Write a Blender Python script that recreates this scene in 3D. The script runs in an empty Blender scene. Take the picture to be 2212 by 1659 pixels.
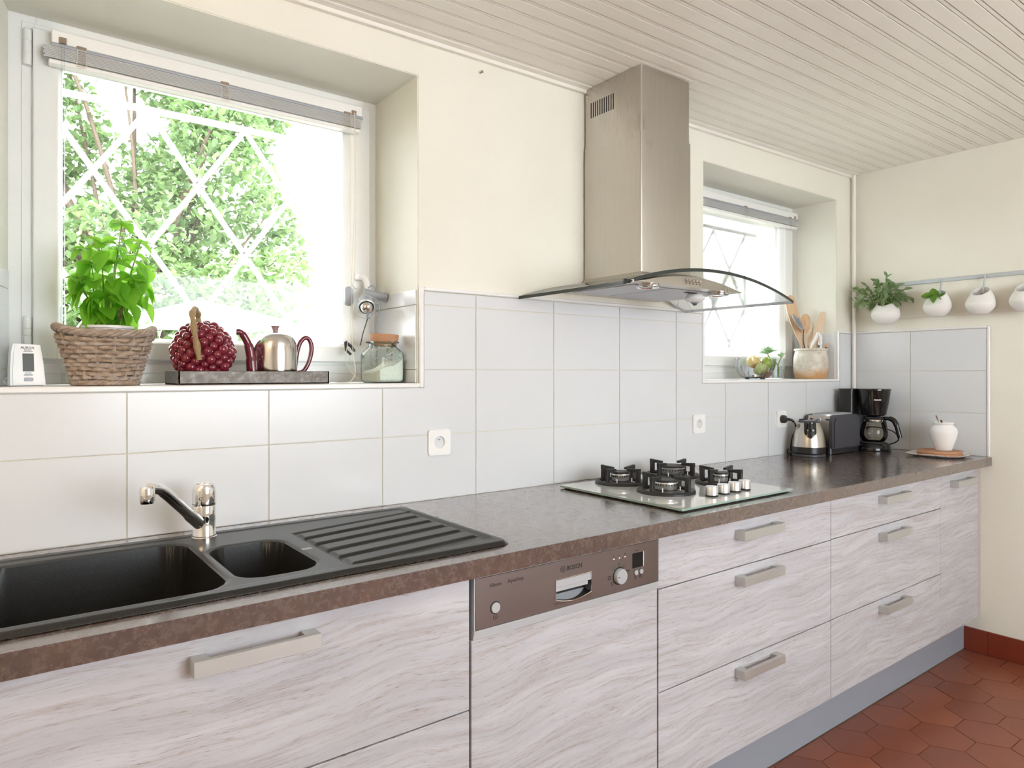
import bpy, math, random
from mathutils import Matrix, Vector

S = bpy.context.scene
COL = S.collection
PI = math.pi
rnd = random.Random(7)

# ------------------------------------------------------------------ camera
FPX, CU, CV = 1483.4, 1106.0, 805.46
YAW = math.radians(37.2126)                      # to the right of +y
cam_d = bpy.data.cameras.new('camera')
cam_d.sensor_fit = 'HORIZONTAL'
cam_d.sensor_width = 36.0
cam_d.lens = FPX / 2212.0 * 36.0
cam_d.shift_y = (CV - 829.5) / 2212.0
cam_d.clip_start = 0.02
cam_d.clip_end = 200
cam = bpy.data.objects.new('camera', cam_d)
COL.objects.link(cam)
cam.location = (0.0, -1.866, 1.331)
cam.rotation_euler = (PI / 2, 0, -YAW)
S.camera = cam

# ------------------------------------------------------------------ light
SKY_STRENGTH = 8.0
SUN_STRENGTH = 4.0
world = bpy.data.worlds.new('sky')
S.world = world
world.use_nodes = True
bgn = world.node_tree.nodes['Background']
bgn.inputs[0].default_value = (0.90, 0.95, 1.0, 1)
bgn.inputs[1].default_value = SKY_STRENGTH

sun_d = bpy.data.lights.new('sun', 'SUN')
sun_d.energy = SUN_STRENGTH
sun_d.angle = math.radians(1.0)
sun_d.color = (1.0, 0.96, 0.88)
sun = bpy.data.objects.new('sun', sun_d)
COL.objects.link(sun)
sun.rotation_euler = Vector((0.35, 0.75, -1.15)).to_track_quat('-Z', 'Y').to_euler()

S.view_settings.view_transform = 'Standard'
S.view_settings.look = 'None'
S.view_settings.gamma = 1.0
S.view_settings.use_curve_mapping = False
S.view_settings.exposure = 0.66
S.cycles.transparent_max_bounces = 32           # many panes of thin glass stand behind each other

# ------------------------------------------------------------------ mesh helpers
class MB:
    def __init__(s):
        s.v = []; s.f = []; s.m = []
    def add(s, verts, faces, mat=0, M=None):
        n = len(s.v)
        for p in verts:
            p = Vector(p)
            s.v.append(tuple(M @ p) if M is not None else tuple(p))
        for f in faces:
            s.f.append(tuple(n + i for i in f)); s.m.append(mat)
        return s
    def box(s, x0, x1, y0, y1, z0, z1, b=0.0, mat=0, M=None):
        if x0 > x1: x0, x1 = x1, x0
        if y0 > y1: y0, y1 = y1, y0
        if z0 > z1: z0, z1 = z1, z0
        if b <= 0:
            v = [(x, y, z) for x in (x0, x1) for y in (y0, y1) for z in (z0, z1)]
            f = [(0, 1, 3, 2), (4, 6, 7, 5), (0, 4, 5, 1), (2, 3, 7, 6), (0, 2, 6, 4), (1, 5, 7, 3)]
            return s.add(v, f, mat, M)
        b = min(b, (x1 - x0) * .49, (y1 - y0) * .49, (z1 - z0) * .49)
        X, Y, Z = (x0, x1), (y0, y1), (z0, z1)
        v = []; idx = {}
        for i in (0, 1):
            for j in (0, 1):
                for k in (0, 1):
                    dx, dy, dz = (b if i == 0 else -b), (b if j == 0 else -b), (b if k == 0 else -b)
                    for a, p in enumerate(((X[i], Y[j] + dy, Z[k] + dz), (X[i] + dx, Y[j], Z[k] + dz), (X[i] + dx, Y[j] + dy, Z[k]))):
                        idx[i, j, k, a] = len(v); v.append(p)
        f = []
        for i in (0, 1):
            f.append((idx[i,0,0,0], idx[i,1,0,0], idx[i,1,1,0], idx[i,0,1,0]))
            f.append((idx[0,i,0,1], idx[1,i,0,1], idx[1,i,1,1], idx[0,i,1,1]))
            f.append((idx[0,0,i,2], idx[1,0,i,2], idx[1,1,i,2], idx[0,1,i,2]))
        for i in (0, 1):
            for j in (0, 1):
                f.append((idx[i,j,0,0], idx[i,j,1,0], idx[i,j,1,1], idx[i,j,0,1]))
                f.append((idx[i,0,j,0], idx[i,1,j,0], idx[i,1,j,2], idx[i,0,j,2]))
                f.append((idx[0,i,j,1], idx[1,i,j,1], idx[1,i,j,2], idx[0,i,j,2]))
                for k in (0, 1):
                    f.append((idx[i,j,k,0], idx[i,j,k,1], idx[i,j,k,2]))
        # orient outwards
        c = Vector(((x0+x1)/2, (y0+y1)/2, (z0+z1)/2)); g = []
        for q in f:
            P = [Vector(v[i]) for i in q]
            nrm = (P[1]-P[0]).cross(P[2]-P[0])
            g.append(q if nrm.dot(sum(P, Vector())/len(P) - c) > 0 else q[::-1])
        return s.add(v, g, mat, M)
    def lathe(s, prof, c=(0, 0, 0), seg=32, mat=0, M=None, sx=1.0, sy=1.0):
        v = []; f = []; rings = []
        for r, z in prof:
            if r <= 1e-6:
                rings.append([len(v)]); v.append((c[0], c[1], c[2] + z))
            else:
                rings.append(list(range(len(v), len(v) + seg)))
                for i in range(seg):
                    a = 2 * PI * i / seg
                    v.append((c[0] + r * sx * math.cos(a), c[1] + r * sy * math.sin(a), c[2] + z))
        for A, B in zip(rings, rings[1:]):
            for i in range(seg):
                j = (i + 1) % seg
                if len(A) == 1 and len(B) == 1: continue
                if len(A) == 1: f.append((A[0], B[j], B[i]))
                elif len(B) == 1: f.append((A[i], A[j], B[0]))
                else: f.append((A[i], A[j], B[j], B[i]))
        return s.add(v, f, mat, M)
    def tube(s, path, r, seg=10, caps=True, closed=False, mat=0, M=None, flat=None):
        P = [Vector(p) for p in path]; n = len(P)
        R = r if isinstance(r, (list, tuple)) else [r] * n
        v = []; f = []
        def tan(i):
            if closed: return (P[(i+1) % n] - P[i-1]).normalized()
            return (P[min(i+1, n-1)] - P[max(i-1, 0)]).normalized()
        t = tan(0)
        up = Vector((0, 0, 1)) if abs(t.z) < .9 else Vector((1, 0, 0))
        nx = t.cross(up).normalized()
        for i in range(n):
            t = tan(i)
            nx = (nx - t * nx.dot(t))
            nx = nx.normalized() if nx.length > 1e-6 else t.orthogonal().normalized()
            ny = t.cross(nx)
            for k in range(seg):
                a = 2 * PI * k / seg
                fl = flat if flat else 1.0
                v.append(P[i] + (nx * math.cos(a) + ny * math.sin(a) * fl) * R[i])
        m = n if closed else n - 1
        for i in range(m):
            j = (i + 1) % n
            for k in range(seg):
                l = (k + 1) % seg
                f.append((i*seg+k, i*seg+l, j*seg+l, j*seg+k))
        if caps and not closed:
            f.append(tuple(range(seg))[::-1]); f.append(tuple((n-1)*seg + k for k in range(seg)))
        f = [q[::-1] for q in f]
        return s.add(v, f, mat, M)
    def prism(s, poly, axis, a0, a1, mat=0, M=None, capmat=None):
        """poly: 2D points; axis 'x': (y,z), 'y': (x,z), 'z': (x,y)"""
        def P(p, a):
            if axis == 'x': return (a, p[0], p[1])
            if axis == 'y': return (p[0], a, p[1])
            return (p[0], p[1], a)
        ar = sum(poly[i][0]*poly[(i+1) % len(poly)][1] - poly[(i+1) % len(poly)][0]*poly[i][1] for i in range(len(poly)))
        if ar < 0: poly = poly[::-1]
        if a0 > a1: a0, a1 = a1, a0
        n = len(poly)
        v = [P(p, a0) for p in poly] + [P(p, a1) for p in poly]
        lo, hi = tuple(range(n)), tuple(range(n, 2*n))
        sides = [(i, (i+1) % n, n + (i+1) % n, n + i) for i in range(n)]
        if axis == 'y': caps = [lo, hi[::-1]]; sides = [q[::-1] for q in sides]
        else: caps = [lo[::-1], hi]
        s.add(v, sides, mat, M)
        k = len(s.v) - 2*n
        for q in caps:
            s.f.append(tuple(k + i for i in q)); s.m.append(mat if capmat is None else capmat)
        return s
    def sphere(s, c, r, seg=16, rings=10, mat=0, M=None):
        rx, ry, rz = r if isinstance(r, (tuple, list)) else (r, r, r)
        prof = [(math.sin(PI*i/rings), -math.cos(PI*i/rings)) for i in range(rings+1)]
        prof[0] = (0, -1); prof[-1] = (0, 1)
        T = Matrix.Translation(c) @ Matrix.Diagonal((rx, ry, rz, 1))
        return s.lathe(prof, seg=seg, mat=mat, M=(M @ T) if M is not None else T)
    def surf(s, fn, nu, nv, closed_u=False, mat=0, M=None):
        v = [fn(i / (nu if closed_u else nu - 1), j / (nv - 1)) for j in range(nv) for i in range(nu)]
        f = []
        for j in range(nv - 1):
            for i in range(nu if closed_u else nu - 1):
                k = (i + 1) % nu
                f.append((j*nu+i, j*nu+k, (j+1)*nu+k, (j+1)*nu+i))
        return s.add(v, f, mat, M)
    def mesh(s, name, mats, sharp=35):
        me = bpy.data.meshes.new(name)
        me.from_pydata(s.v, [], s.f)
        for m in (mats if isinstance(mats, (list, tuple)) else [mats]): me.materials.append(m)
        if any(s.m): me.polygons.foreach_set('material_index', s.m)
        if sharp:
            me.polygons.foreach_set('use_smooth', [True] * len(me.polygons))
            me.set_sharp_from_angle(angle=math.radians(sharp))
        me.update()
        return me

def link(o, parent=None, world=False):
    COL.objects.link(o)
    if parent is not None:
        o.parent = parent
        if world:
            o.matrix_parent_inverse = (Matrix.Translation(parent.location) @ parent.rotation_euler.to_matrix().to_4x4()).inverted()
    return o

def part(parent, name, mb, mats, world=False, sharp=35, label=None):
    """a part (child) built in its thing's own coordinates, or in world coordinates with world=True"""
    me = mb if isinstance(mb, bpy.types.Mesh) else mb.mesh(name, mats, sharp)
    o = bpy.data.objects.new(name, me)
    link(o, parent, world)
    if label: o['label'] = label
    return o

def tag(o, label, cat, group=None):
    o['label'] = label; o['category'] = cat
    if group: o['group'] = group
    return o

def thing(name, label, cat, loc=(0, 0, 0), rz=0.0, group=None, rot=None):
    o = bpy.data.objects.new(name, None)
    o.empty_display_size = .05
    COL.objects.link(o)
    o.location = loc
    o.rotation_euler = rot if rot else (0, 0, rz)
    return tag(o, label, cat, group)

def solo(name, mb, mats, label, cat, loc=(0, 0, 0), rz=0.0, group=None, sharp=35):
    o = bpy.data.objects.new(name, mb.mesh(name, mats, sharp))
    COL.objects.link(o); o.location = loc; o.rotation_euler = (0, 0, rz)
    return tag(o, label, cat, group)

def struct(name, mb, mats, label=None, sharp=35):
    o = bpy.data.objects.new(name, mb.mesh(name, mats, sharp))
    COL.objects.link(o); o['kind'] = 'structure'
    if label: o['label'] = label
    return o

def copy_tree(o, parent=None):
    c = o.copy(); COL.objects.link(c)
    if parent is not None: c.parent = parent
    for ch in list(o.children): copy_tree(ch, c)
    return c

def text_mesh(body, size, mat, depth=.0003, shear=0.0, bold=0.0, align='LEFT'):
    cu = bpy.data.curves.new('lettering', 'FONT')
    cu.body = body; cu.size = size; cu.extrude = depth; cu.shear = shear; cu.offset = bold
    cu.align_x = align; cu.resolution_u = 2
    ob = bpy.data.objects.new('lettering', cu); COL.objects.link(ob)
    dg = bpy.context.evaluated_depsgraph_get()
    me = bpy.data.meshes.new_from_object(ob.evaluated_get(dg))
    bpy.data.objects.remove(ob); bpy.data.curves.remove(cu)
    me.materials.clear(); me.materials.append(mat)
    return me

def lettering(parent, body, size, mat, M, **k):
    me = text_mesh(body, size, mat, **k)
    me.transform(M)
    o = bpy.data.objects.new('lettering', me)
    return link(o, parent, True)

FACE_FRONT = Matrix.Rotation(PI/2, 4, 'X')        # text plane turned to face -y

def arc(cx, cy, r, a0, a1, n):
    return [(cx + r*math.cos(a0 + (a1-a0)*i/n), cy + r*math.sin(a0 + (a1-a0)*i/n)) for i in range(n+1)]

def rrect(x0, x1, y0, y1, r, n=6):
    return (arc(x1-r, y1-r, r, 0, PI/2, n) + arc(x0+r, y1-r, r, PI/2, PI, n) +
            arc(x0+r, y0+r, r, PI, 1.5*PI, n) + arc(x1-r, y0+r, r, 1.5*PI, 2*PI, n))

def bez(P, n):
    """Catmull-Rom through the points"""
    P = [Vector(p) for p in P]; out = []
    for i in range(len(P)-1):
        a, b, c, d = P[max(i-1, 0)], P[i], P[i+1], P[min(i+2, len(P)-1)]
        for k in range(n):
            t = k/n
            out.append(.5*((2*b) + (c-a)*t + (2*a-5*b+4*c-d)*t*t + (3*b-a-3*c+d)*t*t*t))
    out.append(P[-1])
    return out
# ------------------------------------------------------------------ materials
class NT:
    def __init__(s, name):
        s.mat = bpy.data.materials.new(name); s.mat.use_nodes = True
        s.t = s.mat.node_tree; s.bsdf = s.t.nodes['Principled BSDF']; s.out = s.t.nodes['Material Output']
        s._tc = None
    def n(s, typ, **k):
        nd = s.t.nodes.new(typ)
        for a, b in k.items(): setattr(nd, a, b)
        return nd
    def l(s, a, b): s.t.links.new(a, b)
    def obj(s):
        if not s._tc: s._tc = s.n('ShaderNodeTexCoord')
        return s._tc.outputs['Object']
    def mapping(s, vec, scale=(1, 1, 1), rot=(0, 0, 0), loc=(0, 0, 0)):
        m = s.n('ShaderNodeMapping'); s.l(vec, m.inputs[0])
        m.inputs['Scale'].default_value = scale; m.inputs['Rotation'].default_value = rot; m.inputs['Location'].default_value = loc
        return m.outputs[0]
    def noise(s, vec, scale=5, detail=4, rough=.5, dist=0):
        m = s.n('ShaderNodeTexNoise'); s.l(vec, m.inputs['Vector'])
        m.inputs['Scale'].default_value = scale; m.inputs['Detail'].default_value = detail
        m.inputs['Roughness'].default_value = rough; m.inputs['Distortion'].default_value = dist
        return m.outputs['Fac']
    def ramp(s, fac, stops):
        r = s.n('ShaderNodeValToRGB'); s.l(fac, r.inputs[0])
        e = r.color_ramp.elements
        while len(e) < len(stops): e.new(.5)
        for el, (p, c) in zip(e, stops):
            el.position = p; el.color = (c, c, c, 1) if not isinstance(c, (tuple, list)) else (*c[:3], 1)
        return r.outputs[0]
    def mix(s, fac, a, b, mode='MIX'):
        m = s.n('ShaderNodeMix', data_type='RGBA', blend_type=mode)
        for sock, v in ((m.inputs[0], fac), (m.inputs[6], a), (m.inputs[7], b)):
            if hasattr(v, 'links'): s.l(v, sock)
            elif isinstance(v, (tuple, list)): sock.default_value = (*v[:3], 1)
            else: sock.default_value = v
        return m.outputs[2]
    def math(s, op, a, b=0.0):
        m = s.n('ShaderNodeMath', operation=op)
        for sock, v in ((m.inputs[0], a), (m.inputs[1], b)):
            if hasattr(v, 'links'): s.l(v, sock)
            else: sock.default_value = v
        return m.outputs[0]
    def set(s, **k):
        for a, v in k.items():
            sock = s.bsdf.inputs[{'color': 'Base Color', 'rough': 'Roughness', 'metal': 'Metallic', 'ior': 'IOR', 'spec': 'Specular IOR Level',
                                  'coat': 'Coat Weight', 'coat_rough': 'Coat Roughness', 'trans': 'Transmission Weight', 'sub': 'Subsurface Weight',
                                  'aniso': 'Anisotropic', 'emit': 'Emission Color', 'emits': 'Emission Strength'}[a]]
            if hasattr(v, 'links'): s.l(v, sock)
            elif isinstance(v, (tuple, list)): sock.default_value = (*v[:3], 1)
            else: sock.default_value = v
        return s
    def bump(s, h, strength=.2, dist=.002):
        b = s.n('ShaderNodeBump'); b.inputs['Strength'].default_value = strength; b.inputs['Distance'].default_value = dist
        s.l(h, b.inputs['Height']); s.l(b.outputs[0], s.bsdf.inputs['Normal'])
        return s

def srgb(r, g, b):
    f = lambda c: (c/255/12.92) if c/255 <= .04045 else ((c/255+.055)/1.055)**2.4
    return (f(r), f(g), f(b))

def plain(name, col, rough=.5, metal=0.0, vary=.06, scale=30, **k):
    m = NT(name)
    c = m.mix(m.math('MULTIPLY', m.noise(m.obj(), scale, 3), 1.0), tuple(max(0, x*(1-vary)) for x in col), tuple(min(1, x*(1+vary)) for x in col))
    m.set(color=c, rough=rough, metal=metal, **k)
    return m.mat

MAT = {}
def wall_paint():
    m = NT('cream_wall_paint')
    o = m.obj()
    c = m.mix(m.ramp(m.noise(o, 1.7, 4), [(.3, 0.0), (.75, 1.0)]), srgb(233, 230, 217), srgb(239, 237, 226))
    m.set(color=c, rough=.75)
    m.bump(m.noise(o, 140, 4, .6), .25, .0025)
    return m.mat
MAT['wall'] = wall_paint()
def reveal_paint():
    m = NT('pale_reveal_paint')
    m.set(color=m.mix(m.noise(m.obj(), 3, 3), srgb(226, 226, 215), srgb(234, 233, 223)), rough=.7)
    m.bump(m.noise(m.obj(), 160, 4, .6), .25, .0025)
    return m.mat
MAT['reveal'] = reveal_paint()
def ceiling_paint():
    m = NT('ceiling_board_paint')
    o = m.obj()
    c = m.mix(m.noise(m.mapping(o, (1.2, 14, 1)), 3, 5), srgb(238, 235, 226), srgb(243, 241, 234))
    m.set(color=c, rough=.42)
    m.bump(m.noise(m.mapping(o, (3, 60, 1)), 4, 4), .06, .002)
    return m.mat
MAT['ceiling'] = ceiling_paint()
MAT['groove'] = plain('brown_board_groove', srgb(150, 126, 92), .8)  # brown colour of the groove bottoms between the boards
def tile_white():
    m = NT('white_wall_tile')
    o = m.obj()
    fine = m.noise(m.mapping(o, (14, 14, 260)), 3, 3)
    c = m.mix(m.noise(o, 4, 3), srgb(218, 220, 223), srgb(221, 223, 226))
    m.set(color=c, rough=.27, coat=.2, coat_rough=.15)
    m.bump(fine, .05, .0012)
    return m.mat
MAT['tile'] = tile_white()
MAT['grout'] = plain('pale_tile_grout', srgb(212, 209, 198), .85, scale=60)
MAT['trim'] = plain('white_pvc_trim', srgb(238, 238, 238), .28, vary=.02)
def terracotta():
    m = NT('terracotta_floor_tile')
    o = m.obj()
    oi = m.n('ShaderNodeObjectInfo')
    a = m.noise(o, 5, 5)
    c = m.mix(m.ramp(a, [(.3, 0.0), (.7, 1.0)]), srgb(136, 76, 54), srgb(152, 88, 62))
    c = m.mix(m.math('MULTIPLY', oi.outputs['Random'], .45), c, srgb(106, 58, 48))
    m.set(color=c, rough=.34)
    m.bump(m.noise(o, 90, 3), .04, .001)
    return m.mat
MAT['terracotta'] = terracotta()
MAT['floor_grout'] = plain('floor_grout', srgb(150, 120, 100), .85, scale=80, vary=.5)
MAT['terracotta_base'] = plain('dark_terracotta_baseboard', srgb(122, 52, 33), .3, vary=.12, scale=12)

def oak():
    m = NT('whitewashed_oak_laminate')
    o = m.obj()
    r = math.radians(7)
    flow = m.noise(m.mapping(o, (1.3, 1, 2.0)), 1.6, 2, .5)
    add = m.n('ShaderNodeVectorMath', operation='ADD')
    comb = m.n('ShaderNodeCombineXYZ')
    m.l(m.math('MULTIPLY', m.math('SUBTRACT', flow, .5), .12), comb.inputs[2])
    m.l(o, add.inputs[0]); m.l(comb.outputs[0], add.inputs[1])
    w = add.outputs[0]
    streak = m.noise(m.mapping(w, (2.6, 1, 60), (0, r, 0)), 2.0, 8, .68)
    broad = m.noise(m.mapping(w, (1.2, 1, 12), (0, r, 0)), 2.2, 4, .55)
    pores = m.noise(m.mapping(w, (16, 1, 260), (0, r, 0)), 2.6, 4, .7)
    base = m.mix(m.ramp(broad, [(.32, 0.0), (.68, 1.0)]), srgb(182, 182, 187), srgb(201, 201, 206))
    c = m.mix(m.ramp(streak, [(.48, 0.0), (.70, .75)]), base, srgb(166, 156, 153))
    c = m.mix(m.math('MULTIPLY', m.ramp(pores, [(.55, 0.0), (.68, .9)]), m.ramp(streak, [(.38, .1), (.58, 1.0)])), c, srgb(138, 122, 114))
    m.set(color=c, rough=m.ramp(streak, [(.3, .40), (.7, .52)]))
    m.bump(m.mix(.5, streak, pores), .12, .001)
    return m.mat
MAT['oak'] = oak()
MAT['carcass'] = plain('dark_cabinet_gap', srgb(84, 70, 62), .7)
MAT['filler'] = plain('grey_oak_filler', srgb(190, 178, 174), .55)
def stone():
    m = NT('brown_stone_laminate')
    o = m.obj()
    big = m.noise(o, 5.5, 6, .6, .6)
    mid = m.noise(o, 44, 6, .7, .3)
    fine = m.noise(m.mapping(o, (1, 1.7, 1)), 130, 5, .75)
    c = m.mix(m.ramp(mid, [(.34, 0.0), (.66, 1.0)]), srgb(80, 66, 61), srgb(97, 81, 74))
    c = m.mix(m.ramp(big, [(.5, 0.0), (.72, .5)]), c, srgb(116, 88, 70))
    c = m.mix(m.ramp(fine, [(.56, 0.0), (.70, .6)]), c, srgb(70, 56, 52))
    m.set(color=c, rough=m.ramp(m.mix(.5, fine, mid), [(.36, .16), (.62, .34)]), spec=.9, coat=1.0, coat_rough=.14)
    m.bump(m.mix(.4, fine, mid), .16, .0012)
    return m.mat
MAT['stone'] = stone()
def brushed(name, col, rough=.3, sc=(1, 1, 60), bump=.05):
    m = NT(name)
    o = m.obj()
    n = m.noise(m.mapping(o, sc), 6, 5, .6)
    c = m.mix(n, tuple(x*.9 for x in col), tuple(min(1, x*1.08) for x in col))
    m.set(color=c, metal=1.0, rough=m.ramp(m.mix(.6, n, m.noise(o, 3, 3)), [(.25, rough*.8), (.75, rough*1.25)]))
    m.bump(n, bump, .0006)
    return m.mat
MAT['steel'] = brushed('brushed_steel', srgb(197, 192, 184), .30, (40, 40, 1.2))
MAT['steel_h'] = brushed('brushed_steel_panel', srgb(136, 127, 124), .42, (1.5, 40, 90))
MAT['alu'] = plain('brushed_aluminium', srgb(196, 202, 207), .40, .45, vary=.04)
MAT['nickel'] = plain('satin_nickel', srgb(196, 197, 194), .42, .65, vary=.03)
MAT['plinth'] = plain('grey_aluminium_plinth', srgb(164, 172, 184), .5, .25, vary=.03)
MAT['chrome'] = plain('chrome', (.86, .86, .87), .06, 1.0, vary=.02)
MAT['mirror_steel'] = plain('polished_steel', (.74, .72, .70), .16, 1.0, vary=.03)
def sink_mat():
    m = NT('black_granite_composite')
    o = m.obj()
    n = m.noise(o, 700, 2, .6)
    c = m.mix(m.ramp(n, [(.60, 0.0), (.72, 1.0)]), (.012, .012, .012), (.07, .075, .07))
    m.set(color=c, rough=.34)
    m.bump(n, .12, .0006)
    return m.mat
MAT['sink'] = sink_mat()
MAT['black'] = plain('black_plastic', (.012, .012, .013), .32, vary=.2)
MAT['black_gloss'] = plain('glossy_black_plastic', (.008, .008, .009), .10, vary=.2)
MAT['iron'] = plain('black_cast_iron', (.018, .018, .019), .48, vary=.3, scale=160)
MAT['charcoal'] = plain('charcoal_plastic', srgb(66, 66, 72), .42, vary=.08)
MAT['white_plastic'] = plain('white_plastic', srgb(240, 240, 238), .35, vary=.02)
MAT['upvc'] = plain('white_upvc', srgb(238, 239, 237), .30, vary=.015)
MAT['grey_plastic'] = plain('grey_plastic', srgb(158, 162, 168), .4, vary=.04)
MAT['dark'] = plain('dark_hole', (.01, .01, .01), .6)
MAT['ink'] = plain('dark_printing', srgb(52, 46, 44), .6)
MAT['white_ink'] = plain('white_printing', srgb(225, 225, 225), .5)
MAT['lcd'] = plain('lcd_screen', srgb(58, 64, 52), .4, vary=.05)
MAT['screen'] = plain('dark_display', srgb(34, 38, 38), .08, vary=.05)
MAT['hob_glass'] = plain('pale_grey_glass', srgb(226, 230, 226), .05, vary=.01, coat=.6, coat_rough=.02)
MAT['hob_edge'] = plain('glass_edge', srgb(150, 172, 160), .1, vary=.05)
def slat_mat():
    m = NT('grey_white_slat')
    m.set(color=m.mix(m.noise(m.obj(), 20, 2), srgb(236, 238, 238), srgb(242, 243, 243)), rough=.4)
    tr = m.n('ShaderNodeBsdfTranslucent'); tr.inputs[0].default_value = (.85, .86, .86, 1)
    mx = m.n('ShaderNodeMixShader'); mx.inputs[0].default_value = .5
    m.l(m.bsdf.outputs[0], mx.inputs[1]); m.l(tr.outputs[0], mx.inputs[2]); m.l(mx.outputs[0], m.out.inputs[0])
    return m.mat
MAT['slat'] = slat_mat()
MAT['cord'] = plain('cream_cord', srgb(228, 220, 205), .8)
MAT['wood'] = None
def wood(name, a, b, sc=(30, 30, 3), rough=.55):
    m = NT(name)
    o = m.obj()
    n = m.noise(m.mapping(o, sc), 4, 5, .6)
    m.set(color=m.mix(n, a, b), rough=rough); m.bump(n, .15, .001)
    return m.mat
MAT['wood'] = wood('pale_wood', srgb(190, 150, 112), srgb(226, 196, 160))
MAT['wood_light'] = wood('bleached_wood', srgb(205, 178, 146), srgb(232, 212, 184))
MAT['cork'] = wood('cork', srgb(160, 112, 82), srgb(202, 156, 120), (90, 90, 90), .8)
def wicker():
    m = NT('grey_brown_wicker')
    o = m.obj(); oi = m.n('ShaderNodeObjectInfo')
    n = m.noise(m.mapping(o, (18, 18, 40)), 3, 5, .6)
    c = m.mix(m.ramp(n, [(.3, 0.0), (.7, 1.0)]), srgb(124, 100, 80), srgb(182, 162, 142))
    c = m.mix(m.math('MULTIPLY', oi.outputs['Random'], .55), c, srgb(172, 162, 156))
    m.set(color=c, rough=.65); m.bump(m.noise(o, 300, 3), .25, .001)
    return m.mat
MAT['wicker'] = wicker()
def leafmat(name, a, b, trans=.35, rough=.4):
    m = NT(name)
    oi = m.n('ShaderNodeObjectInfo')
    f = m.math('ADD', m.math('MULTIPLY', oi.outputs['Random'], .6), m.math('MULTIPLY', m.noise(m.obj(), 60, 3), .4))
    c = m.mix(f, a, b)
    m.set(color=c, rough=rough)
    tr = m.n('ShaderNodeBsdfTranslucent'); m.l(m.mix(.4, c, (.55, .85, .12)), tr.inputs[0])
    mx = m.n('ShaderNodeMixShader'); mx.inputs[0].default_value = trans
    m.l(m.bsdf.outputs[0], mx.inputs[1]); m.l(tr.outputs[0], mx.inputs[2]); m.l(mx.outputs[0], m.out.inputs[0])
    return m.mat
MAT['basil'] = leafmat('basil_leaf', srgb(104, 176, 40), srgb(148, 212, 74), .6)
MAT['sage'] = leafmat('sage_leaf', srgb(100, 128, 88), srgb(150, 172, 130), .2, .55)
MAT['deep_leaf'] = leafmat('deep_green_leaf', srgb(66, 110, 34), srgb(110, 158, 62), .25)
MAT['succulent'] = leafmat('succulent_leaf', srgb(120, 168, 128), srgb(176, 208, 176), .3)
MAT['stem'] = plain('green_stem', srgb(126, 160, 78), .5)
def outdoor_leaf():
    m = NT('garden_leaf')
    g = m.n('ShaderNodeNewGeometry')
    c = m.mix(g.outputs['Random Per Island'], srgb(66, 92, 58), srgb(134, 156, 108))
    m.set(color=c, rough=.35)
    tr = m.n('ShaderNodeBsdfTranslucent'); m.l(m.mix(.25, c, (.45, .75, .2)), tr.inputs[0])
    mx = m.n('ShaderNodeMixShader'); mx.inputs[0].default_value = .35
    m.l(m.bsdf.outputs[0], mx.inputs[1]); m.l(tr.outputs[0], mx.inputs[2]); m.l(mx.outputs[0], m.out.inputs[0])
    return m.mat
MAT['garden_leaf'] = outdoor_leaf()
MAT['bark'] = wood('bark', srgb(62, 52, 44), srgb(98, 84, 70), (9, 9, 3), .9)
MAT['lawn'] = plain('lawn', srgb(166, 166, 146), .9, vary=.25, scale=9)
MAT['render'] = plain('white_house_render', srgb(244, 243, 240), .85, vary=.02)
MAT['paving'] = plain('beige_paving', srgb(150, 146, 138), .9, vary=.1, scale=3)
MAT['canvas'] = plain('off_white_canvas', srgb(236, 236, 226), .8, vary=.03)

def thin_glass(name, tint=(.97, .99, .98), refl=1.0, edge=None, rough=0.0):
    m = NT(name)
    t = m.n('ShaderNodeBsdfTransparent')
    if edge:
        lw = m.n('ShaderNodeLayerWeight'); lw.inputs[0].default_value = .35
        m.l(m.mix(m.ramp(lw.outputs['Facing'], [(.35, 0.0), (.95, 1.0)]), tint, edge), t.inputs[0])
    else: t.inputs[0].default_value = (*tint, 1)
    g = m.n('ShaderNodeBsdfGlossy'); g.inputs['Roughness'].default_value = rough
    fr = m.n('ShaderNodeFresnel'); fr.inputs[0].default_value = 1.45
    mx = m.n('ShaderNodeMixShader')
    m.l(m.math('MULTIPLY', fr.outputs[0], refl), mx.inputs[0])
    m.l(t.outputs[0], mx.inputs[1]); m.l(g.outputs[0], mx.inputs[2]); m.l(mx.outputs[0], m.out.inputs[0])
    return m.mat
MAT['pane'] = thin_glass('window_glass', (.985, .99, .985), .8)
MAT['hood_glass'] = thin_glass('hood_glass', (.94, .97, .955), .6)
MAT['hood_edge'] = plain('dark_glass_edge', srgb(38, 47, 44), .3, vary=.1)
MAT['jar_glass'] = thin_glass('green_tinted_jar_glass', (.90, .965, .945), .9, edge=(.25, .46, .42))
MAT['clear_glass'] = thin_glass('clear_glass', (.965, .98, .985), .5, edge=(.90, .93, .95))
MAT['bowl_glass'] = thin_glass('blue_cut_glass', (.93, .955, .99), 1.2, edge=(.66, .74, .88))
MAT['filter'] = plain('filter_mesh', srgb(196,196,200), .45, .6, vary=.25, scale=420)
MAT['carafe_glass'] = thin_glass('smoky_carafe_glass', (.80, .77, .70), 1.0, edge=(.30, .28, .24))
MAT['clear_plastic'] = thin_glass('clear_acrylic', (.94, .96, .97), .6, edge=(.78, .82, .84))

MAT['pot_white'] = plain('grey_white_pot', srgb(222, 222, 224), .4, vary=.02)
MAT['soil'] = plain('potting_soil', srgb(60, 46, 36), .95, vary=.4, scale=120)
MAT['twig'] = wood('twig_bark', srgb(116, 92, 62), srgb(178, 154, 112), (60, 60, 25), .6)
MAT['mauve'] = plain('mauve_glaze', srgb(150, 116, 122), .2)
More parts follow.
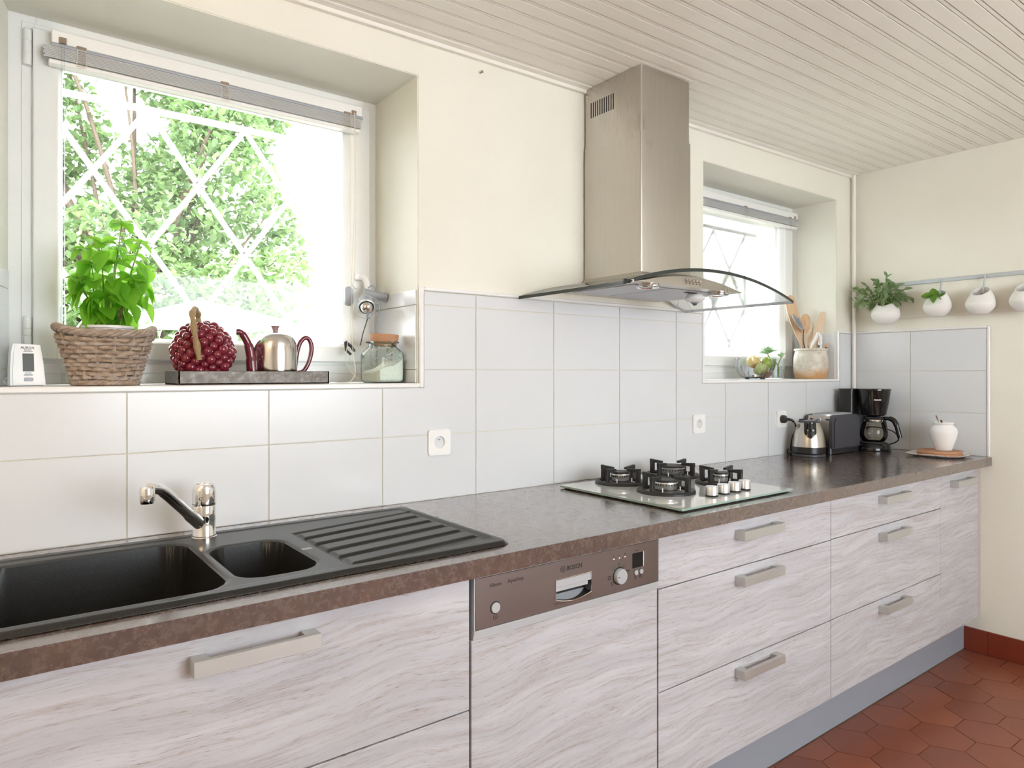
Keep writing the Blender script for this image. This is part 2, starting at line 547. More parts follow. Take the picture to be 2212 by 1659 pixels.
# ------------------------------------------------------------------ the room
XW, XE, YR = -1.5, 3.753, -3.7           # left wall, right wall, rear wall (inner faces); back wall face at y = 0
RX0, RX1, RZ0, RZ1 = .60, 2.60, .95, 2.15          # window in the rear wall, behind the camera
ZW = 0.935                               # worktop height
SILL, HEAD = 1.299, 2.252
def ceil_z(x): return 2.405 - .014 * (XE - x)

W1 = dict(x0=.032, x1=1.054, y=.291)
W2 = dict(x0=2.456, x1=3.585, y=.25)

m = MB()
m.box(XW-.25, XE+.25, 0, .36, 0, SILL-.012)                                      # below the sills
m.box(XW-.25, XE+.25, 0, .36, HEAD, 2.75)                                        # lintels
m.prism([(XW-.25, 0), (-.03, 0), (.032, .291), (.032, .36), (XW-.25, .36)], 'z', SILL-.012, HEAD)
m.prism([(1.054, 0), (2.456, 0), (2.456, .36), (1.054, .36)], 'z', SILL-.012, HEAD)
m.prism([(3.585, 0), (XE+.25, 0), (XE+.25, .36), (3.585, .36)], 'z', SILL-.012, HEAD)
wall_back = struct('wall_back', m, MAT['wall'], 'cream plastered kitchen wall with two deep window openings')

m = MB()
m.box(XE, XE+.25, YR-.2, 0, 0, 2.75)
wall_right = struct('wall_right', m, MAT['wall'], 'cream plastered end wall beyond the worktop')
m = MB()
m.box(XW-.25, XW, YR-.2, 0, 0, 2.75)
struct('wall_left', m, MAT['wall'], 'cream plastered wall')
m = MB()
m.box(XW, RX0, YR-.2, YR, 0, 2.75); m.box(RX1, XE, YR-.2, YR, 0, 2.75); m.box(RX0, RX1, YR-.2, YR, RZ1, 2.75); m.box(RX0, RX1, YR-.2, YR, 0, RZ0)
struct('wall_rear', m, MAT['wall'], 'cream plastered wall with a window opening behind the camera')

# sills and the paler paint of the reveals (lining slabs)
def sill(name, x0, x1, xl, y):
    mm = MB().prism([(xl, -.004), (x1, -.004), (x1, y), (x0, y)], 'z', SILL-.012, SILL)
    return part(wall_back, name, mm, MAT['trim'])
sill('window_sill', .032, 1.054, -.03, .30)
sill('window_sill', 2.456, 3.585, 2.456, .26)
def lining(x0, x1, xl, y):
    mm = MB()
    mm.prism([(xl+.002, .002), (x1-.002, .002), (x1-.002, y), (x0+.002, y)], 'z', HEAD-.003, HEAD)
    mm.prism([(x1-.003, .002), (x1, .002), (x1, y), (x1-.003, y)], 'z', SILL, HEAD)
    mm.prism([(xl, .002), (xl+.003, .002), (x0+.003, y), (x0, y)], 'z', SILL, HEAD)
    part(wall_back, 'reveal_lining', mm, MAT['reveal'])
lining(.032, 1.054, -.03, .29)
lining(2.456, 3.585, 2.456, .25)

# ---- wall tiles (each its own piece, joints recessed)
TX0, TW = .2588, .33495
ROWS = [ZW, 1.138, 1.341, 1.542, 1.745]
J = .0018
def tile_poly(poly, plane, name='tile'):
    """poly in (x,z) on the back wall or (y,z) on the right wall, already shrunk"""
    mm = MB()
    if plane == 'back': mm.prism(poly, 'y', -.006, .0)
    else: mm.prism(poly, 'x', XE-.006, XE)
    return mm
def place_tile(poly, plane):
    mm = tile_poly(poly, plane)
    return part(wall_back if plane == 'back' else wall_right, 'tile', mm, MAT['tile'], sharp=20)
def R(x0, x1, z0, z1): return [(x0+J, z0+J), (x1-J, z0+J), (x1-J, z1-J), (x0+J, z1-J)]
cols = [TX0 + TW*i for i in range(-5, 11)]
cols = [XW] + [c for c in cols if XW+.02 < c < XE] + [XE]
S0 = SILL - .014                          # tiles stop under the sill strip
holes = [(-.045, 1.069), (2.441, 3.600)]
for x0, x1 in zip(cols, cols[1:]):
    place_tile(R(x0, x1, ROWS[0], ROWS[1]), 'back')
    # second row: cut round the sills
    z0, z1 = ROWS[1], ROWS[2]
    h = [q for q in holes if q[0] < x1 and q[1] > x0]
    if not h: place_tile(R(x0, x1, z0, z1), 'back')
    else:
        a, b = h[0]
        if a <= x0 and b >= x1: place_tile(R(x0, x1, z0, S0), 'back')
        elif a > x0:
            place_tile([(x0+J, z0+J), (x1-J, z0+J), (x1-J, S0-J), (a-J, S0-J), (a-J, z1-J), (x0+J, z1-J)], 'back')
        else:
            place_tile([(x0+J, z0+J), (x1-J, z0+J), (x1-J, z1-J), (b+J, z1-J), (b+J, S0-J), (x0+J, S0-J)], 'back')
    # upper rows beside the windows
    for k, (z0, z1) in enumerate(((ROWS[2], ROWS[3]), (ROWS[3], 1.585))):
        for lo, hi in ((XW, -.045), (1.069, 2.441), (3.600, XE)):
            if k == 1 and lo > 3: continue
            a, b = max(x0, lo), min(x1, hi)
            if b - a > .012: place_tile(R(a, b, z0, z1), 'back')
gm = MB()
gm.box(XW, XE, -.0035, 0, ZW-.05, S0)
for lo, hi, t in ((XW, -.045, 1.585), (1.069, 2.441, 1.585), (3.6, XE, 1.542)): gm.box(lo, hi, -.0035, 0, S0, t)
part(wall_back, 'grout', gm, MAT['grout'])
# right wall tiles
for y0, y1 in ((-.301, -.006), (-.640, -.301)):
    for z0, z1 in zip(ROWS[:3], ROWS[1:4]):
        place_tile(R(y0, y1, z0, z1), 'right')
gm = MB().box(XE-.0035, XE, -.640, -.006, ZW, 1.542)
part(wall_right, 'grout', gm, MAT['grout'])
# white corner strips
def strip(parent, x0, x1, y0, y1, z0, z1):
    part(parent, 'tile_trim', MB().box(x0, x1, y0, y1, z0, z1, .003), MAT['trim'])
strip(wall_right, XE-.010, XE, -.652, -.640, ZW, 1.555)
strip(wall_right, XE-.010, XE, -.640, -.006, 1.543, 1.555)
strip(wall_back, 1.054, 1.069, -.010, .004, S0, 1.598)
strip(wall_back, 1.069, 2.441, -.010, 0, 1.586, 1.598)
strip(wall_back, -.045, -.030, -.010, .004, S0, 1.598)
strip(wall_back, XW, -.045, -.010, 0, 1.586, 1.598)
strip(wall_back, -.030, 1.054, -.010, .004, S0, SILL+.0005)
strip(wall_back, 2.441, 2.456, -.010, .004, S0, 1.598)
strip(wall_back, 3.585, 3.600, -.010, .004, S0, 1.555)
strip(wall_back, 3.600, XE-.006, -.010, 0, 1.543, 1.555)
strip(wall_back, 2.456, 3.585, -.010, .004, S0, SILL+.0005)
# tiles on the reveals
def reveal_tiles(x, s, y0, y1, top, splay=0.0):
    zs = [SILL, ROWS[2], ROWS[3], top] if top > ROWS[3] + .02 else [SILL, ROWS[2], top]
    for z0, z1 in zip(zs, zs[1:]):
        mm = MB().prism([(x, y0+J), (x + s*.005, y0+J), (x + splay + s*.005, y1), (x + splay, y1)], 'z', z0+J, z1-J)
        part(wall_back, 'tile', mm, MAT['tile'], sharp=20)
reveal_tiles(1.0515, -1, .006, .290, 1.590)
reveal_tiles(-.028, 1, .006, .290, 1.590, .060)
reveal_tiles(3.5825, -1, .006, .249, 1.545)

# ---- floor of hexagonal terracotta tiles
fm = MB().box(XW-.2, XE+.2, YR-.2, .3, -.08, -.004)
floor = struct('floor', fm, MAT['floor_grout'], 'floor of hexagonal terracotta tiles')
def clip(poly, fn):
    out = []
    for i, p in enumerate(poly):
        q = poly[(i+1) % len(poly)]; a, b = fn(p), fn(q)
        if a >= 0: out.append(p)
        if (a >= 0) != (b >= 0):
            t = a/(a-b); out.append((p[0]+(q[0]-p[0])*t, p[1]+(q[1]-p[1])*t))
    return out
HS, HR = .1015, .0907
hexb = [(-HS/2, HR), (-HS, 0), (-HS/2, -HR), (HS/2, -HR), (HS, 0), (HS/2, HR)]
kk = 1 - .0014/HR
full = {}
for i in range(-11, 3):
    for j in range(-1, 11):
        for o in (0, 1):
            cx, cy = 3.2335 + .3045*i + .15225*o, -.725 - .1814*j + .0907*o
            if cx < .1 or cy < -2.45 or cy > -.44: continue
            poly = [(cx + x*kk, cy + y*kk) for x, y in hexb]
            poly = clip(poly, lambda p: XE-.012-p[0])
            poly = clip(poly, lambda p: -.549-p[1])
            if len(poly) < 3 or max(p[0] for p in poly)-min(p[0] for p in poly) < .01: continue
            dz = rnd.uniform(-.0008, .0006)
            if len(poly) == 6 and abs(poly[0][0] - (cx + hexb[0][0]*kk)) < 1e-9 and all(abs(poly[q][0]-cx-hexb[q][0]*kk) < 1e-6 for q in range(6)):
                if 'm' not in full:
                    mm = MB().prism([(x*kk, y*kk) for x, y in hexb], 'z', -.012, 0)
                    full['m'] = mm.mesh('floor_tile', MAT['terracotta'], 20)
                t_ = part(floor, 'floor_tile', full['m'], None)
                t_.location = (cx, cy, dz)
            else:
                mm = MB().prism([(x-cx, y-cy) for x, y in poly], 'z', -.012, 0)
                t_ = part(floor, 'floor_tile', mm, MAT['terracotta'], sharp=20)
                t_.location = (cx, cy, dz)
# plain terracotta continues over the rest of the floor
mm = MB(); mm.box(XW, .0, YR, -.5, -.012, -.0015); mm.box(.0, XE, YR, -2.55, -.012, -.0015)
part(floor, 'far_floor', mm, MAT['terracotta'])
# baseboard of terracotta pieces on the right wall
bb = struct('baseboard_right', MB().box(XE-.004, XE, -3.2, -.545, 0, .108), MAT['floor_grout'], 'dark red terracotta skirting tiles')
y = -.545; k = 0
while y > -3.2:
    w = (.1, .155, .155)[k] if k < 3 else .155
    part(bb, 'baseboard_tile', MB().box(XE-.012, XE-.001, y-w+.0018, y, .0, .110, .0015), MAT['terracotta_base'], sharp=20)
    y -= w; k += 1

# ---- ceiling of tongue-and-groove boards running along the window wall
def xbox(mm, x0, x1, y0, y1, d0, d1, mat=0):
    """a bar along x whose height follows the slightly sloping ceiling"""
    v = []
    for x in (x0, x1):
        for yy in (y0, y1):
            for d in (d0, d1): v.append((x, yy, ceil_z(x) + d))
    mm.add(v, [(0, 1, 3, 2), (4, 6, 7, 5), (0, 4, 5, 1), (2, 3, 7, 6), (0, 2, 6, 4), (1, 5, 7, 3)], mat)
cm = MB(); xbox(cm, XW-.25, XE+.25, YR-.2, .36, .012, .20)
ceiling = struct('ceiling', cm, MAT['groove'], 'ceiling of cream painted tongue-and-groove boards')
PITCH = .0628
y = -.042; k = 0
while y > YR:
    y1 = y - PITCH
    cuts = [XW-.02, XE+.02]
    if k % 4 == 1: cuts.insert(1, 1.0 + ((k*0.83) % 2.3))
    elif k % 4 == 3: cuts.insert(1, .2 + ((k*1.31) % 3.1))
    for x0, x1 in zip(cuts, cuts[1:]):
        mm = MB()
        xbox(mm, x0+.0006, x1-.0006, y1+.0015, y-.0155, 0, .012)             # wide face
        xbox(mm, x0+.0006, x1-.0006, y-.0117, y-.0017, .0012, .012)          # narrow bead strip
        part(ceiling, 'ceiling_board', mm, MAT['ceiling'], sharp=0)
    y = y1; k += 1
tm = MB(); xbox(tm, XW, XE, -.042, -.001, -.003, .011); xbox(tm, XW, XE, -.016, -.001, -.015, -.003)
struct('trim_1', tm, MAT['ceiling'], 'cream wooden moulding between window wall and ceiling')

# heating pipe in the corner
pm = MB().tube([(3.726, -.024, ZW), (3.726, -.024, 2.40)], .0095, 12)
solo('heating_pipe', pm, MAT['ceiling'], 'thin cream painted pipe running up the corner of the room', 'pipe')

# ------------------------------------------------------------------ windows
def ring(mm, x0, x1, z0, z1, w, y0, y1, b=.002):
    wl, wr, wb, wt = w if isinstance(w, tuple) else (w,)*4
    mm.box(x0, x0+wl, y0, y1, z0, z1, b); mm.box(x1-wr, x1, y0, y1, z0, z1, b)
    mm.box(x0+wl-.001, x1-wr+.001, y0, y1, z0, z0+wb, b); mm.box(x0+wl-.001, x1-wr+.001, y0, y1, z1-wt, z1, b)
def window(name, x0, x1, Y, label):
    w = bpy.data.objects.new(name, None); COL.objects.link(w); w.location = ((x0+x1)/2, Y, SILL)
    w['kind'] = 'structure'; w['label'] = label
    mm = MB()
    ring(mm, x0, x1, SILL+.001, 2.257, (.062, .046, .075, .048), Y, Y+.065)
    ring(mm, x0+.030, x1-.030, SILL+.030, 2.232, .028, Y-.003, Y+.05)
    part(w, 'window_frame', mm, MAT['upvc'], True)
    sx0, sx1, sz0, sz1 = x0+.054, x1-.032, 1.366, 2.217
    gx0, gx1, gz0, gz1 = x0+.120, x1-.117, 1.428, 2.134
    mm = MB()
    ring(mm, sx0, sx1, sz0, sz1, (gx0-sx0-.012, sx1-gx1-.012, gz0-sz0-.012, sz1-gz1-.012), Y-.018, Y+.045, .003)
    # sloping glazing bead
    for (a, b) in (((gx0-.013, gz0-.013), (gx1+.013, gz0-.013)), ((gx1+.013, gz0-.013), (gx1+.013, gz1+.013)),
                   ((gx1+.013, gz1+.013), (gx0-.013, gz1+.013)), ((gx0-.013, gz1+.013), (gx0-.013, gz0-.013))):
        cx, cz = (gx0+gx1)/2, (gz0+gz1)/2
        def inn(p): return (gx0 if p[0] < cx else gx1, gz0 if p[1] < cz else gz1)
        ia, ib = inn(a), inn(b)
        v = [(a[0], Y-.014, a[1]), (b[0], Y-.014, b[1]), (ib[0], Y+.006, ib[1]), (ia[0], Y+.006, ia[1]),
             (ib[0], Y+.03, ib[1]), (ia[0], Y+.03, ia[1])]
        mm.add(v, [(0, 1, 2, 3), (3, 2, 4, 5)])
    sash = part(w, 'window_sash', mm, MAT['upvc'], True)
    part(w, 'window_pane', MB().box(gx0-.004, gx1+.004, Y+.012, Y+.016, gz0-.004, gz1+.004), MAT['pane'], True)
    for z0, z1 in ((2.117, 2.212), (1.396, 1.478)):
        hm = MB().lathe([(0, 0), (.0085, .001), (.0095, .003), (.0095, .030), (.0085, .031), (.0095, .032), (.0095, (z1-z0)-.034), (.0085, (z1-z0)-.033), (.0095, (z1-z0)-.032), (.0095, (z1-z0)-.004), (.007, z1-z0-.001), (0, z1-z0)], (x0+.043, Y-.010, z0), 14)
        part(w, 'hinge', hm, MAT['upvc'], True)
    hx, hz = x1-.083, 1.648
    hm = MB()
    hm.prism([(hx+px, hz+pz) for px, pz in rrect(-.016, .016, -.036, .036, .0155, 6)], 'y', Y-.026, Y-.017)
    hm.tube([(hx, Y-.02, hz), (hx, Y-.055, hz)], .0105, 12)
    hm.tube(bez([(hx, Y-.048, hz), (hx+.010, Y-.058, hz-.004), (hx+.020, Y-.060, hz-.022), (hx+.026, Y-.058, hz-.06), (hx+.027, Y-.056, hz-.105)], 6), [.0105]*9+[.0095]*8+[.0085]*8, 12)
    part(w, 'window_handle', hm, MAT['upvc'], True)
    return w
window('window_1', W1['x0'], W1['x1'], W1['y'], 'large white window over the sink')
window('window_2', W2['x0'], W2['x1'], W2['y'], 'white window beyond the extractor hood')

# venetian blinds drawn up under the top of each sash
def blind(x0, x1, Y, ladders, label):
    t = thing('venetian_blind', label, 'blind', ((x0+x1)/2, Y, 2.19), group='raised venetian blinds')
    yb = Y-.020
    mm = MB().box(x0+.016, x1+.004, yb-.032, yb, 2.172, 2.209, .002)
    part(t, 'headrail', mm, MAT['white_plastic'], True)
    mm = MB()
    mm.tube([(x0+.016, yb-.030, 2.171), (x1+.004, yb-.030, 2.171)], .006, 10)
    part(t, 'headrail_lip', mm, MAT['grey_plastic'], True)
    ns = 8
    for i in range(ns):
        z = 2.166 - i*.0039
        sm = MB()
        o = rnd.uniform(-.004, .004)
        pr = [(yb-.034 + .027*j/6, z + .0022*math.sin(PI*j/6)) for j in range(7)]
        pr = pr + [(a, b-.0031) for a, b in pr[::-1]]
        sm.prism(pr, 'x', x0+o, x1+o)
        part(t, 'slat', sm, MAT['slat'], True)
    part(t, 'bottom_rail', MB().box(x0+.010, x1-.004, yb-.034, yb-.007, 2.121, 2.1325, .002), MAT['white_plastic'], True)
    for lx in ladders:
        lm = MB()
        pts = []
        for i in range(19):
            pts.append((lx + (.010 if i % 2 else -.010)*rnd.uniform(.6, 1), yb-.037-.002*rnd.random(), 2.168 - .0026*i))
        lm.tube(pts, .0009, 5)
        lm.tube([(lx-.009, yb-.036, 2.17), (lx-.011, yb-.037, 2.125)], .0008, 5); lm.tube([(lx+.009, yb-.036, 2.17), (lx+.011, yb-.037, 2.125)], .0008, 5)
        part(t, 'ladder_cord', lm, MAT['cord'], True)
        part(t, 'cord_clip', MB().box(lx-.011, lx+.011, yb-.036, yb-.030, 2.170, 2.180, .001), MAT['bronze'], True)
    part(t, 'cord_guide', MB().box(x1-.034, x1-.018, yb-.035, yb-.031, 2.176, 2.190, .001), MAT['bronze'], True)
    return t
MAT['bronze'] = plain('aged_bronze', srgb(150, 132, 116), .4, .6)
b1 = blind(.108, .974, .291, (.189, .545, .925), 'white venetian blind drawn up over the sink window')
part(b1, 'cord_guide', MB().box(.140, .156, .234, .240, 2.176, 2.192, .001), MAT['bronze'], True)
part(b1, 'tilt_wand', MB().tube([(.148, .234, 2.178), (.148, .232, 1.45), (.148, .236, 1.306)], .0042, 8), MAT['clear_plastic'], True)
part(b1, 'tilt_wand_joint', MB().tube([(.148, .232, 1.500), (.148, .232, 1.455)], .0065, 8), MAT['clear_plastic'], True)
part(b1, 'lift_cord', MB().tube(bez([(.948, .236, 2.182), (.948, .234, 1.9), (.935, .23, 1.62), (.925, .2, 1.5), (.905, .15, 1.40), (.895, .11, 1.335), (.870, .09, 1.306), (.835, .08, 1.3025), (.818, .09, 1.304), (.812, .11, 1.305)], 8), .0011, 6), MAT['cord'], True)
part(b1, 'lift_cord', MB().tube(bez([(.951, .236, 2.182), (.952, .236, 1.8), (.945, .24, 1.55), (.918, .22, 1.43), (.905, .2, 1.36), (.925, .16, 1.315), (.945, .13, 1.304)], 8), .0010, 6), MAT['cord'], True)
b2 = blind(2.545, 3.545, .25, (2.62, 3.06, 3.47), 'white venetian blind drawn up over the far window beyond the hood')
part(b2, 'lift_cord', MB().tube(bez([(3.515, .195, 2.182), (3.513, .194, 1.8), (3.512, .19, 1.5), (3.50, .17, 1.36)], 8), .0011, 6), MAT['cord'], True)

# window grilles of white flat bars, outside
def grille(cx, y, label):
    t = thing('window_grille', label, 'grille', (cx, y, 1.30), group='white diamond window grilles')
    xs = [cx - .4275 + .285*i for i in range(4)]
    z0, z1 = 1.305, 2.125; hz = .205
    def bar(p, q, w=.017, dy=0.0, name='bar'):
        d = Vector((q[0]-p[0], 0, q[1]-p[1])); L = d.length; a = math.atan2(d.z, d.x)
        mm = MB().box(0, L, -.004, .004, -w/2, w/2, .001)
        mm2 = MB().add(mm.v, mm.f, 0, Matrix.Translation((p[0], y+dy, p[1])) @ Matrix.Rotation(-a, 4, 'Y'))
        part(t, name, mm2, MAT['grille'], True)
    bar((xs[0]-.13, z1), (xs[3]+.13, z1), .02, 0, 'rail'); bar((xs[0]-.13, z0), (xs[3]+.13, z0), .02, 0, 'rail')
    bar((xs[0], z0), (xs[0], z1), .016, 0, 'post'); bar((xs[3], z0), (xs[3], z1), .016, 0, 'post')
    for s, dy in ((1, .007), (-1, -.007)):
        for k in range(-2, 6):
            # line through (cx -.4275 + .285*k, z1) sloping down, half-width .1425 per .205
            xa = cx - .4275 + .285*k; pts = []
            f = lambda x: z1 - (x - xa)*s*(hz/.1425)
            lo, hi = xs[0], xs[3]
            xlo, xhi = lo, hi
            # clip to z range
            for zz in (z0, z1):
                pass
            xa1, xb1 = xa, xa + s*(z1-z0)/(hz/.1425)
            a, b = max(lo, min(xa1, xb1)), min(hi, max(xa1, xb1))
            if b - a < .03: continue
            bar((a, f(a)), (b, f(b)), .016, dy)
    for cxx, cz in ((cx, z1-hz), (cx-.1425, z1-2*hz), (cx+.1425, z1-2*hz), (cx, z1-3*hz)):
        mm = MB()
        for k in range(4):
            a = PI/2*k
            M_ = Matrix.Translation((cxx, y, cz)) @ Matrix.Rotation(a, 4, 'Y')
            L = .036 if k % 2 == 0 else .024
            mm.add([(-.010, -.006, .004), (.010, -.006, .004), (0, -.006, L), (-.010, .006, .004), (.010, .006, .004), (0, .006, L)],
                   [(0, 1, 2), (5, 4, 3), (0, 3, 4, 1), (1, 4, 5, 2), (2, 5, 3, 0)], 0, M_)
        part(t, 'cast_ornament', mm, MAT['grille'], True)
    return t
MAT['grille'] = plain('white_painted_iron', srgb(214, 214, 218), .4, vary=.03)
grille(.5225, .45, 'white diamond-lattice iron grille outside the sink window')
grille(3.0, .45, 'white diamond-lattice iron grille outside the far window')
# roller shutter boxes outside, above the grilles
for x0, x1, lab in ((-.05, 1.14, 'white roller shutter slat box above the sink window outside'), (2.38, 3.66, 'white roller shutter slat box above the far window outside')):
    solo('shutter_box', MB().box(x0, x1, .37, .425, 2.172, 2.5, .004), MAT['render'], lab, 'shutter', group='shutter boxes')

# ------------------------------------------------------------------ outside
gm = MB().box(-30, 40, .37, 60, -.35, -.25)
struct('ground', gm, MAT['lawn'], 'pale sunlit lawn outside')
gm = MB().box(-4, 12, .37, 3.2, -.25, -.20)
struct('terrace', gm, MAT['paving'], 'pale paved terrace under the windows')
hm = MB().box(4.2, 20, 8.4, 16, -.25, 7.0)
hm.prism([(8.0, 7.0), (16.4, 7.0), (12.2, 9.5)], 'x', 3.8, 20.4)
solo('neighbour_house', hm, MAT['render'], 'white rendered house wall glaring in the sun outside', 'house')

def make_tree(name, label, base, trunk_h, clusters, n, size, seed, group=None):
    r = random.Random(seed)
    t = thing(name, label, 'tree', base, group=group)
    tm = MB().tube(bez([(0, 0, -.3), (.05, .02, trunk_h*.5), (-.03, .05, trunk_h)], 4), [.07, .065, .06, .06, .055, .05, .05, .045, .04], 10)
    for c, rad in clusters:
        a = Vector((0, 0, trunk_h*r.uniform(.4, 1))); b = Vector(c)
        mid = (a+b)/2 + Vector((r.uniform(-.1, .1), r.uniform(-.1, .1), .1))
        tm.tube(bez([a, mid, b], 4), [.03, .028, .025, .022, .02, .016, .012, .01, .006], 7)
    part(t, 'trunk', tm, MAT['bark'])
    lm = MB()
    tot = sum(rad[0]*rad[1] + rad[2]*rad[0] for c, rad in clusters)
    for c, rad in clusters:
        k = int(n * (rad[0]*rad[1] + rad[2]*rad[0]) / tot)
        for _ in range(k):
            while True:
                p = Vector((r.uniform(-1, 1), r.uniform(-1, 1), r.uniform(-1, 1)))
                if p.length <= 1: break
            p = p.normalized() * (p.length ** .45)
            P = Vector((c[0] + p.x*rad[0], c[1] + p.y*rad[1], c[2] + p.z*rad[2]))
            s = size * r.uniform(.6, 1.3)
            M_ = Matrix.Translation(P) @ Matrix.Rotation(r.uniform(0, 2*PI), 4, 'Z') @ Matrix.Rotation(r.uniform(-1.1, 1.1), 4, 'X') @ Matrix.Rotation(r.uniform(-.7, .7), 4, 'Y')
            lm.add([(0, 0, 0), (s*.32, s*.35, s*.06), (s*.2, s*.8, 0), (0, s, -s*.08), (-s*.2, s*.8, 0), (-s*.32, s*.35, s*.06)],
                   [(0, 1, 2, 3), (0, 3, 4, 5)], 0, M_)
    f = part(t, 'foliage', lm, MAT['garden_leaf'], sharp=0)
    f['kind'] = 'stuff'
    return t
cl = []
r_ = random.Random(3)
for i in range(46):
    z = r_.uniform(.3, 6.2)
    x = r_.uniform(-2.3, 1.15 if z > 2 else .9)
    cl.append(((x, r_.uniform(-.5, .7), z), (r_.uniform(.4, .75), r_.uniform(.35, .6), r_.uniform(.35, .6))))
cl += [((1.25, -.2, 3.3), (.35, .3, .3)), ((1.45, -.1, 2.9), (.3, .3, .25)), ((1.2, 0, 4.6), (.4, .3, .4)), ((1.3, .1, 2.2), (.35, .3, .3))]
make_tree('garden_tree', 'tall leafy tree filling the view through the sink window', (1.15, 5.9, -.25), 2.6, cl, 46000, .088, 11)
cl = [((x*.36-1.5, r_.uniform(-.25, .25), .35 + .55*k_ + r_.uniform(-.1, .1) + (.06*x if k_ == 3 else 0)), (.40, .32, .36)) for x in range(8) for k_ in range(4)]
make_tree('garden_hedge', 'leafy hedge at the foot of the garden tree', (1.20, 4.95, -.25), .4, cl, 16000, .08, 12)
# pale garden parasol half hidden by the basil
pt = thing('garden_parasol', 'off-white square garden parasol standing on the lawn outside', 'parasol', (1.36, 4.1, -.25))
pm = MB()
H = [( -.54, -.5), (.54, -.5), (.54, .5), (-.54, .5)]
v = [(x, y_, 2.00) for x, y_ in H] + [(0, 0, 2.18)] + [(x, y_, 1.95) for x, y_ in H]
pm.add(v, [(0, 1, 4), (1, 2, 4), (2, 3, 4), (3, 0, 4), (5, 6, 1, 0), (6, 7, 2, 1), (7, 8, 3, 2), (8, 5, 0, 3)])
part(pt, 'canopy', pm, MAT['canvas'], sharp=10)
part(pt, 'pole', MB().tube([(0, 0, 0), (0, 0, 2.19)], .022, 10), MAT['white_plastic'])
part(pt, 'foot', MB().lathe([(0, 0), (.25, 0), (.25, .06), (.05, .09), (0, .09)]), MAT['render'])

# unseen lamp, added to warm the light on the left tiles and drawers
lm_ = thing('unseen_warm_lamp', 'unseen hanging lamp added to warm the light on the left', 'lamp', (-.75, -1.25, 2.05))
part(lm_, 'cord', MB().tube([(0, 0, .12), (0, 0, .295)], .004, 8), MAT['white_plastic'])
part(lm_, 'cap', MB().lathe([(0, .13), (.03, .125), (.04, .10), (.04, .095)], seg=20), MAT['alu'])
ld = bpy.data.lights.new('added_warm_light', 'POINT'); ld.energy = 13.0; ld.color = (1.0, .74, .48); ld.shadow_soft_size = .09
lo = bpy.data.objects.new('added_warm_light', ld); COL.objects.link(lo); lo.parent = lm_
# ------------------------------------------------------------------ base units
YF = -.640                               # face of the drawer fronts
Z0, Z1 = .200, .893                      # bottom and top of the fronts
GAP = .0016
def handle(parent, xc, zc):
    h = MB()
    x0, x1 = xc-.107, xc+.107
    h.box(x0, x1, YF-.035, YF-.024, zc-.0135, zc+.0135, .0008)
    h.box(x0, x0+.027, YF-.025, YF, zc-.0135, zc+.0135, .0008)
    h.box(x1-.027, x1, YF-.025, YF, zc-.0135, zc+.0135, .0008)
    return part(parent, 'handle', h, MAT['nickel'], True, label='satin nickel bar handle')
def front(t, name, x0, x1, z0, z1, hz=None, g=GAP):
    p = part(t, name, MB().box(x0+g, x1-g, YF, YF+.019, z0+GAP, z1-GAP, .0012), MAT['oak'], True)
    if hz is not None:
        # handle is a child of this front (both are in world coordinates of the unit)
        o = handle(None, (x0+x1)/2, hz)
        o.parent = p
        o.matrix_parent_inverse = p.matrix_parent_inverse.inverted() @ Matrix.Translation(-t.location) if False else Matrix.Identity(4)
    return p
def unit(name, label, x0, x1):
    t = thing(name, label, 'cabinet', ((x0+x1)/2, -.33, 0), group='whitewashed base units')
    if name == 'sink_cabinet':                     # open at the top, where the bowls hang in
        c = MB().box(x0+.001, x0+.018, YF+.0195, -.05, .2, .8945).box(x1-.018, x1-.001, YF+.0195, -.05, .2, .8945)
        c.box(x0+.018, x1-.018, YF+.0195, -.05, .2, .218).box(x0+.018, x1-.018, -.06, -.05, .218, .8945).box(x0+.018, x1-.018, YF+.0195, YF+.032, .218, .8945)
    else: c = MB().box(x0+.001, x1-.001, YF+.0195, -.05, .2, .8945)
    part(t, 'carcass', c, MAT['carcass'], True)
    return t
t = unit('sink_cabinet', 'wide whitewashed wood drawer unit under the black sink', -.082, .818)
front(t, 'drawer', -.082, .818, .608, Z1, .849)
front(t, 'drawer', -.082, .818, Z0, .608, .56)
t = unit('drawer_cabinet', 'whitewashed three-drawer unit under the gas hob', 1.422, 2.318)
for z0, z1, hz in ((.751, Z1, .850), (.473, .751, .7145), (Z0, .473, .4385)): front(t, 'drawer', 1.422, 2.318, z0, z1, hz)
t = unit('drawer_cabinet', 'whitewashed three-drawer unit between hob drawers and narrow door', 2.318, 3.223)
for z0, z1, hz in ((.753, Z1, .854), (.474, .753, .714), (Z0, .474, .441)): front(t, 'drawer', 2.318, 3.223, z0, z1, hz)
t = unit('narrow_cabinet', 'narrow whitewashed unit with one tall door against the end wall', 3.223, 3.636)
front(t, 'door', 3.223, 3.636, Z0, Z1, .849)
part(t, 'filler_strip', MB().box(3.637, XE, -.612, -.595, .185, .895), MAT['filler'], True)
t = unit('drawer_cabinet', 'whitewashed two-drawer unit left of the sink, outside the picture', -.982, -.082)
front(t, 'drawer', -.982, -.082, .608, Z1, .849); front(t, 'drawer', -.982, -.082, Z0, .608, .56)
solo('plinth', MB().box(-.982, XE-.001, -.545, -.530, .001, .198, .001), MAT['plinth'], 'grey brushed metal plinth running under the base units', 'plinth')

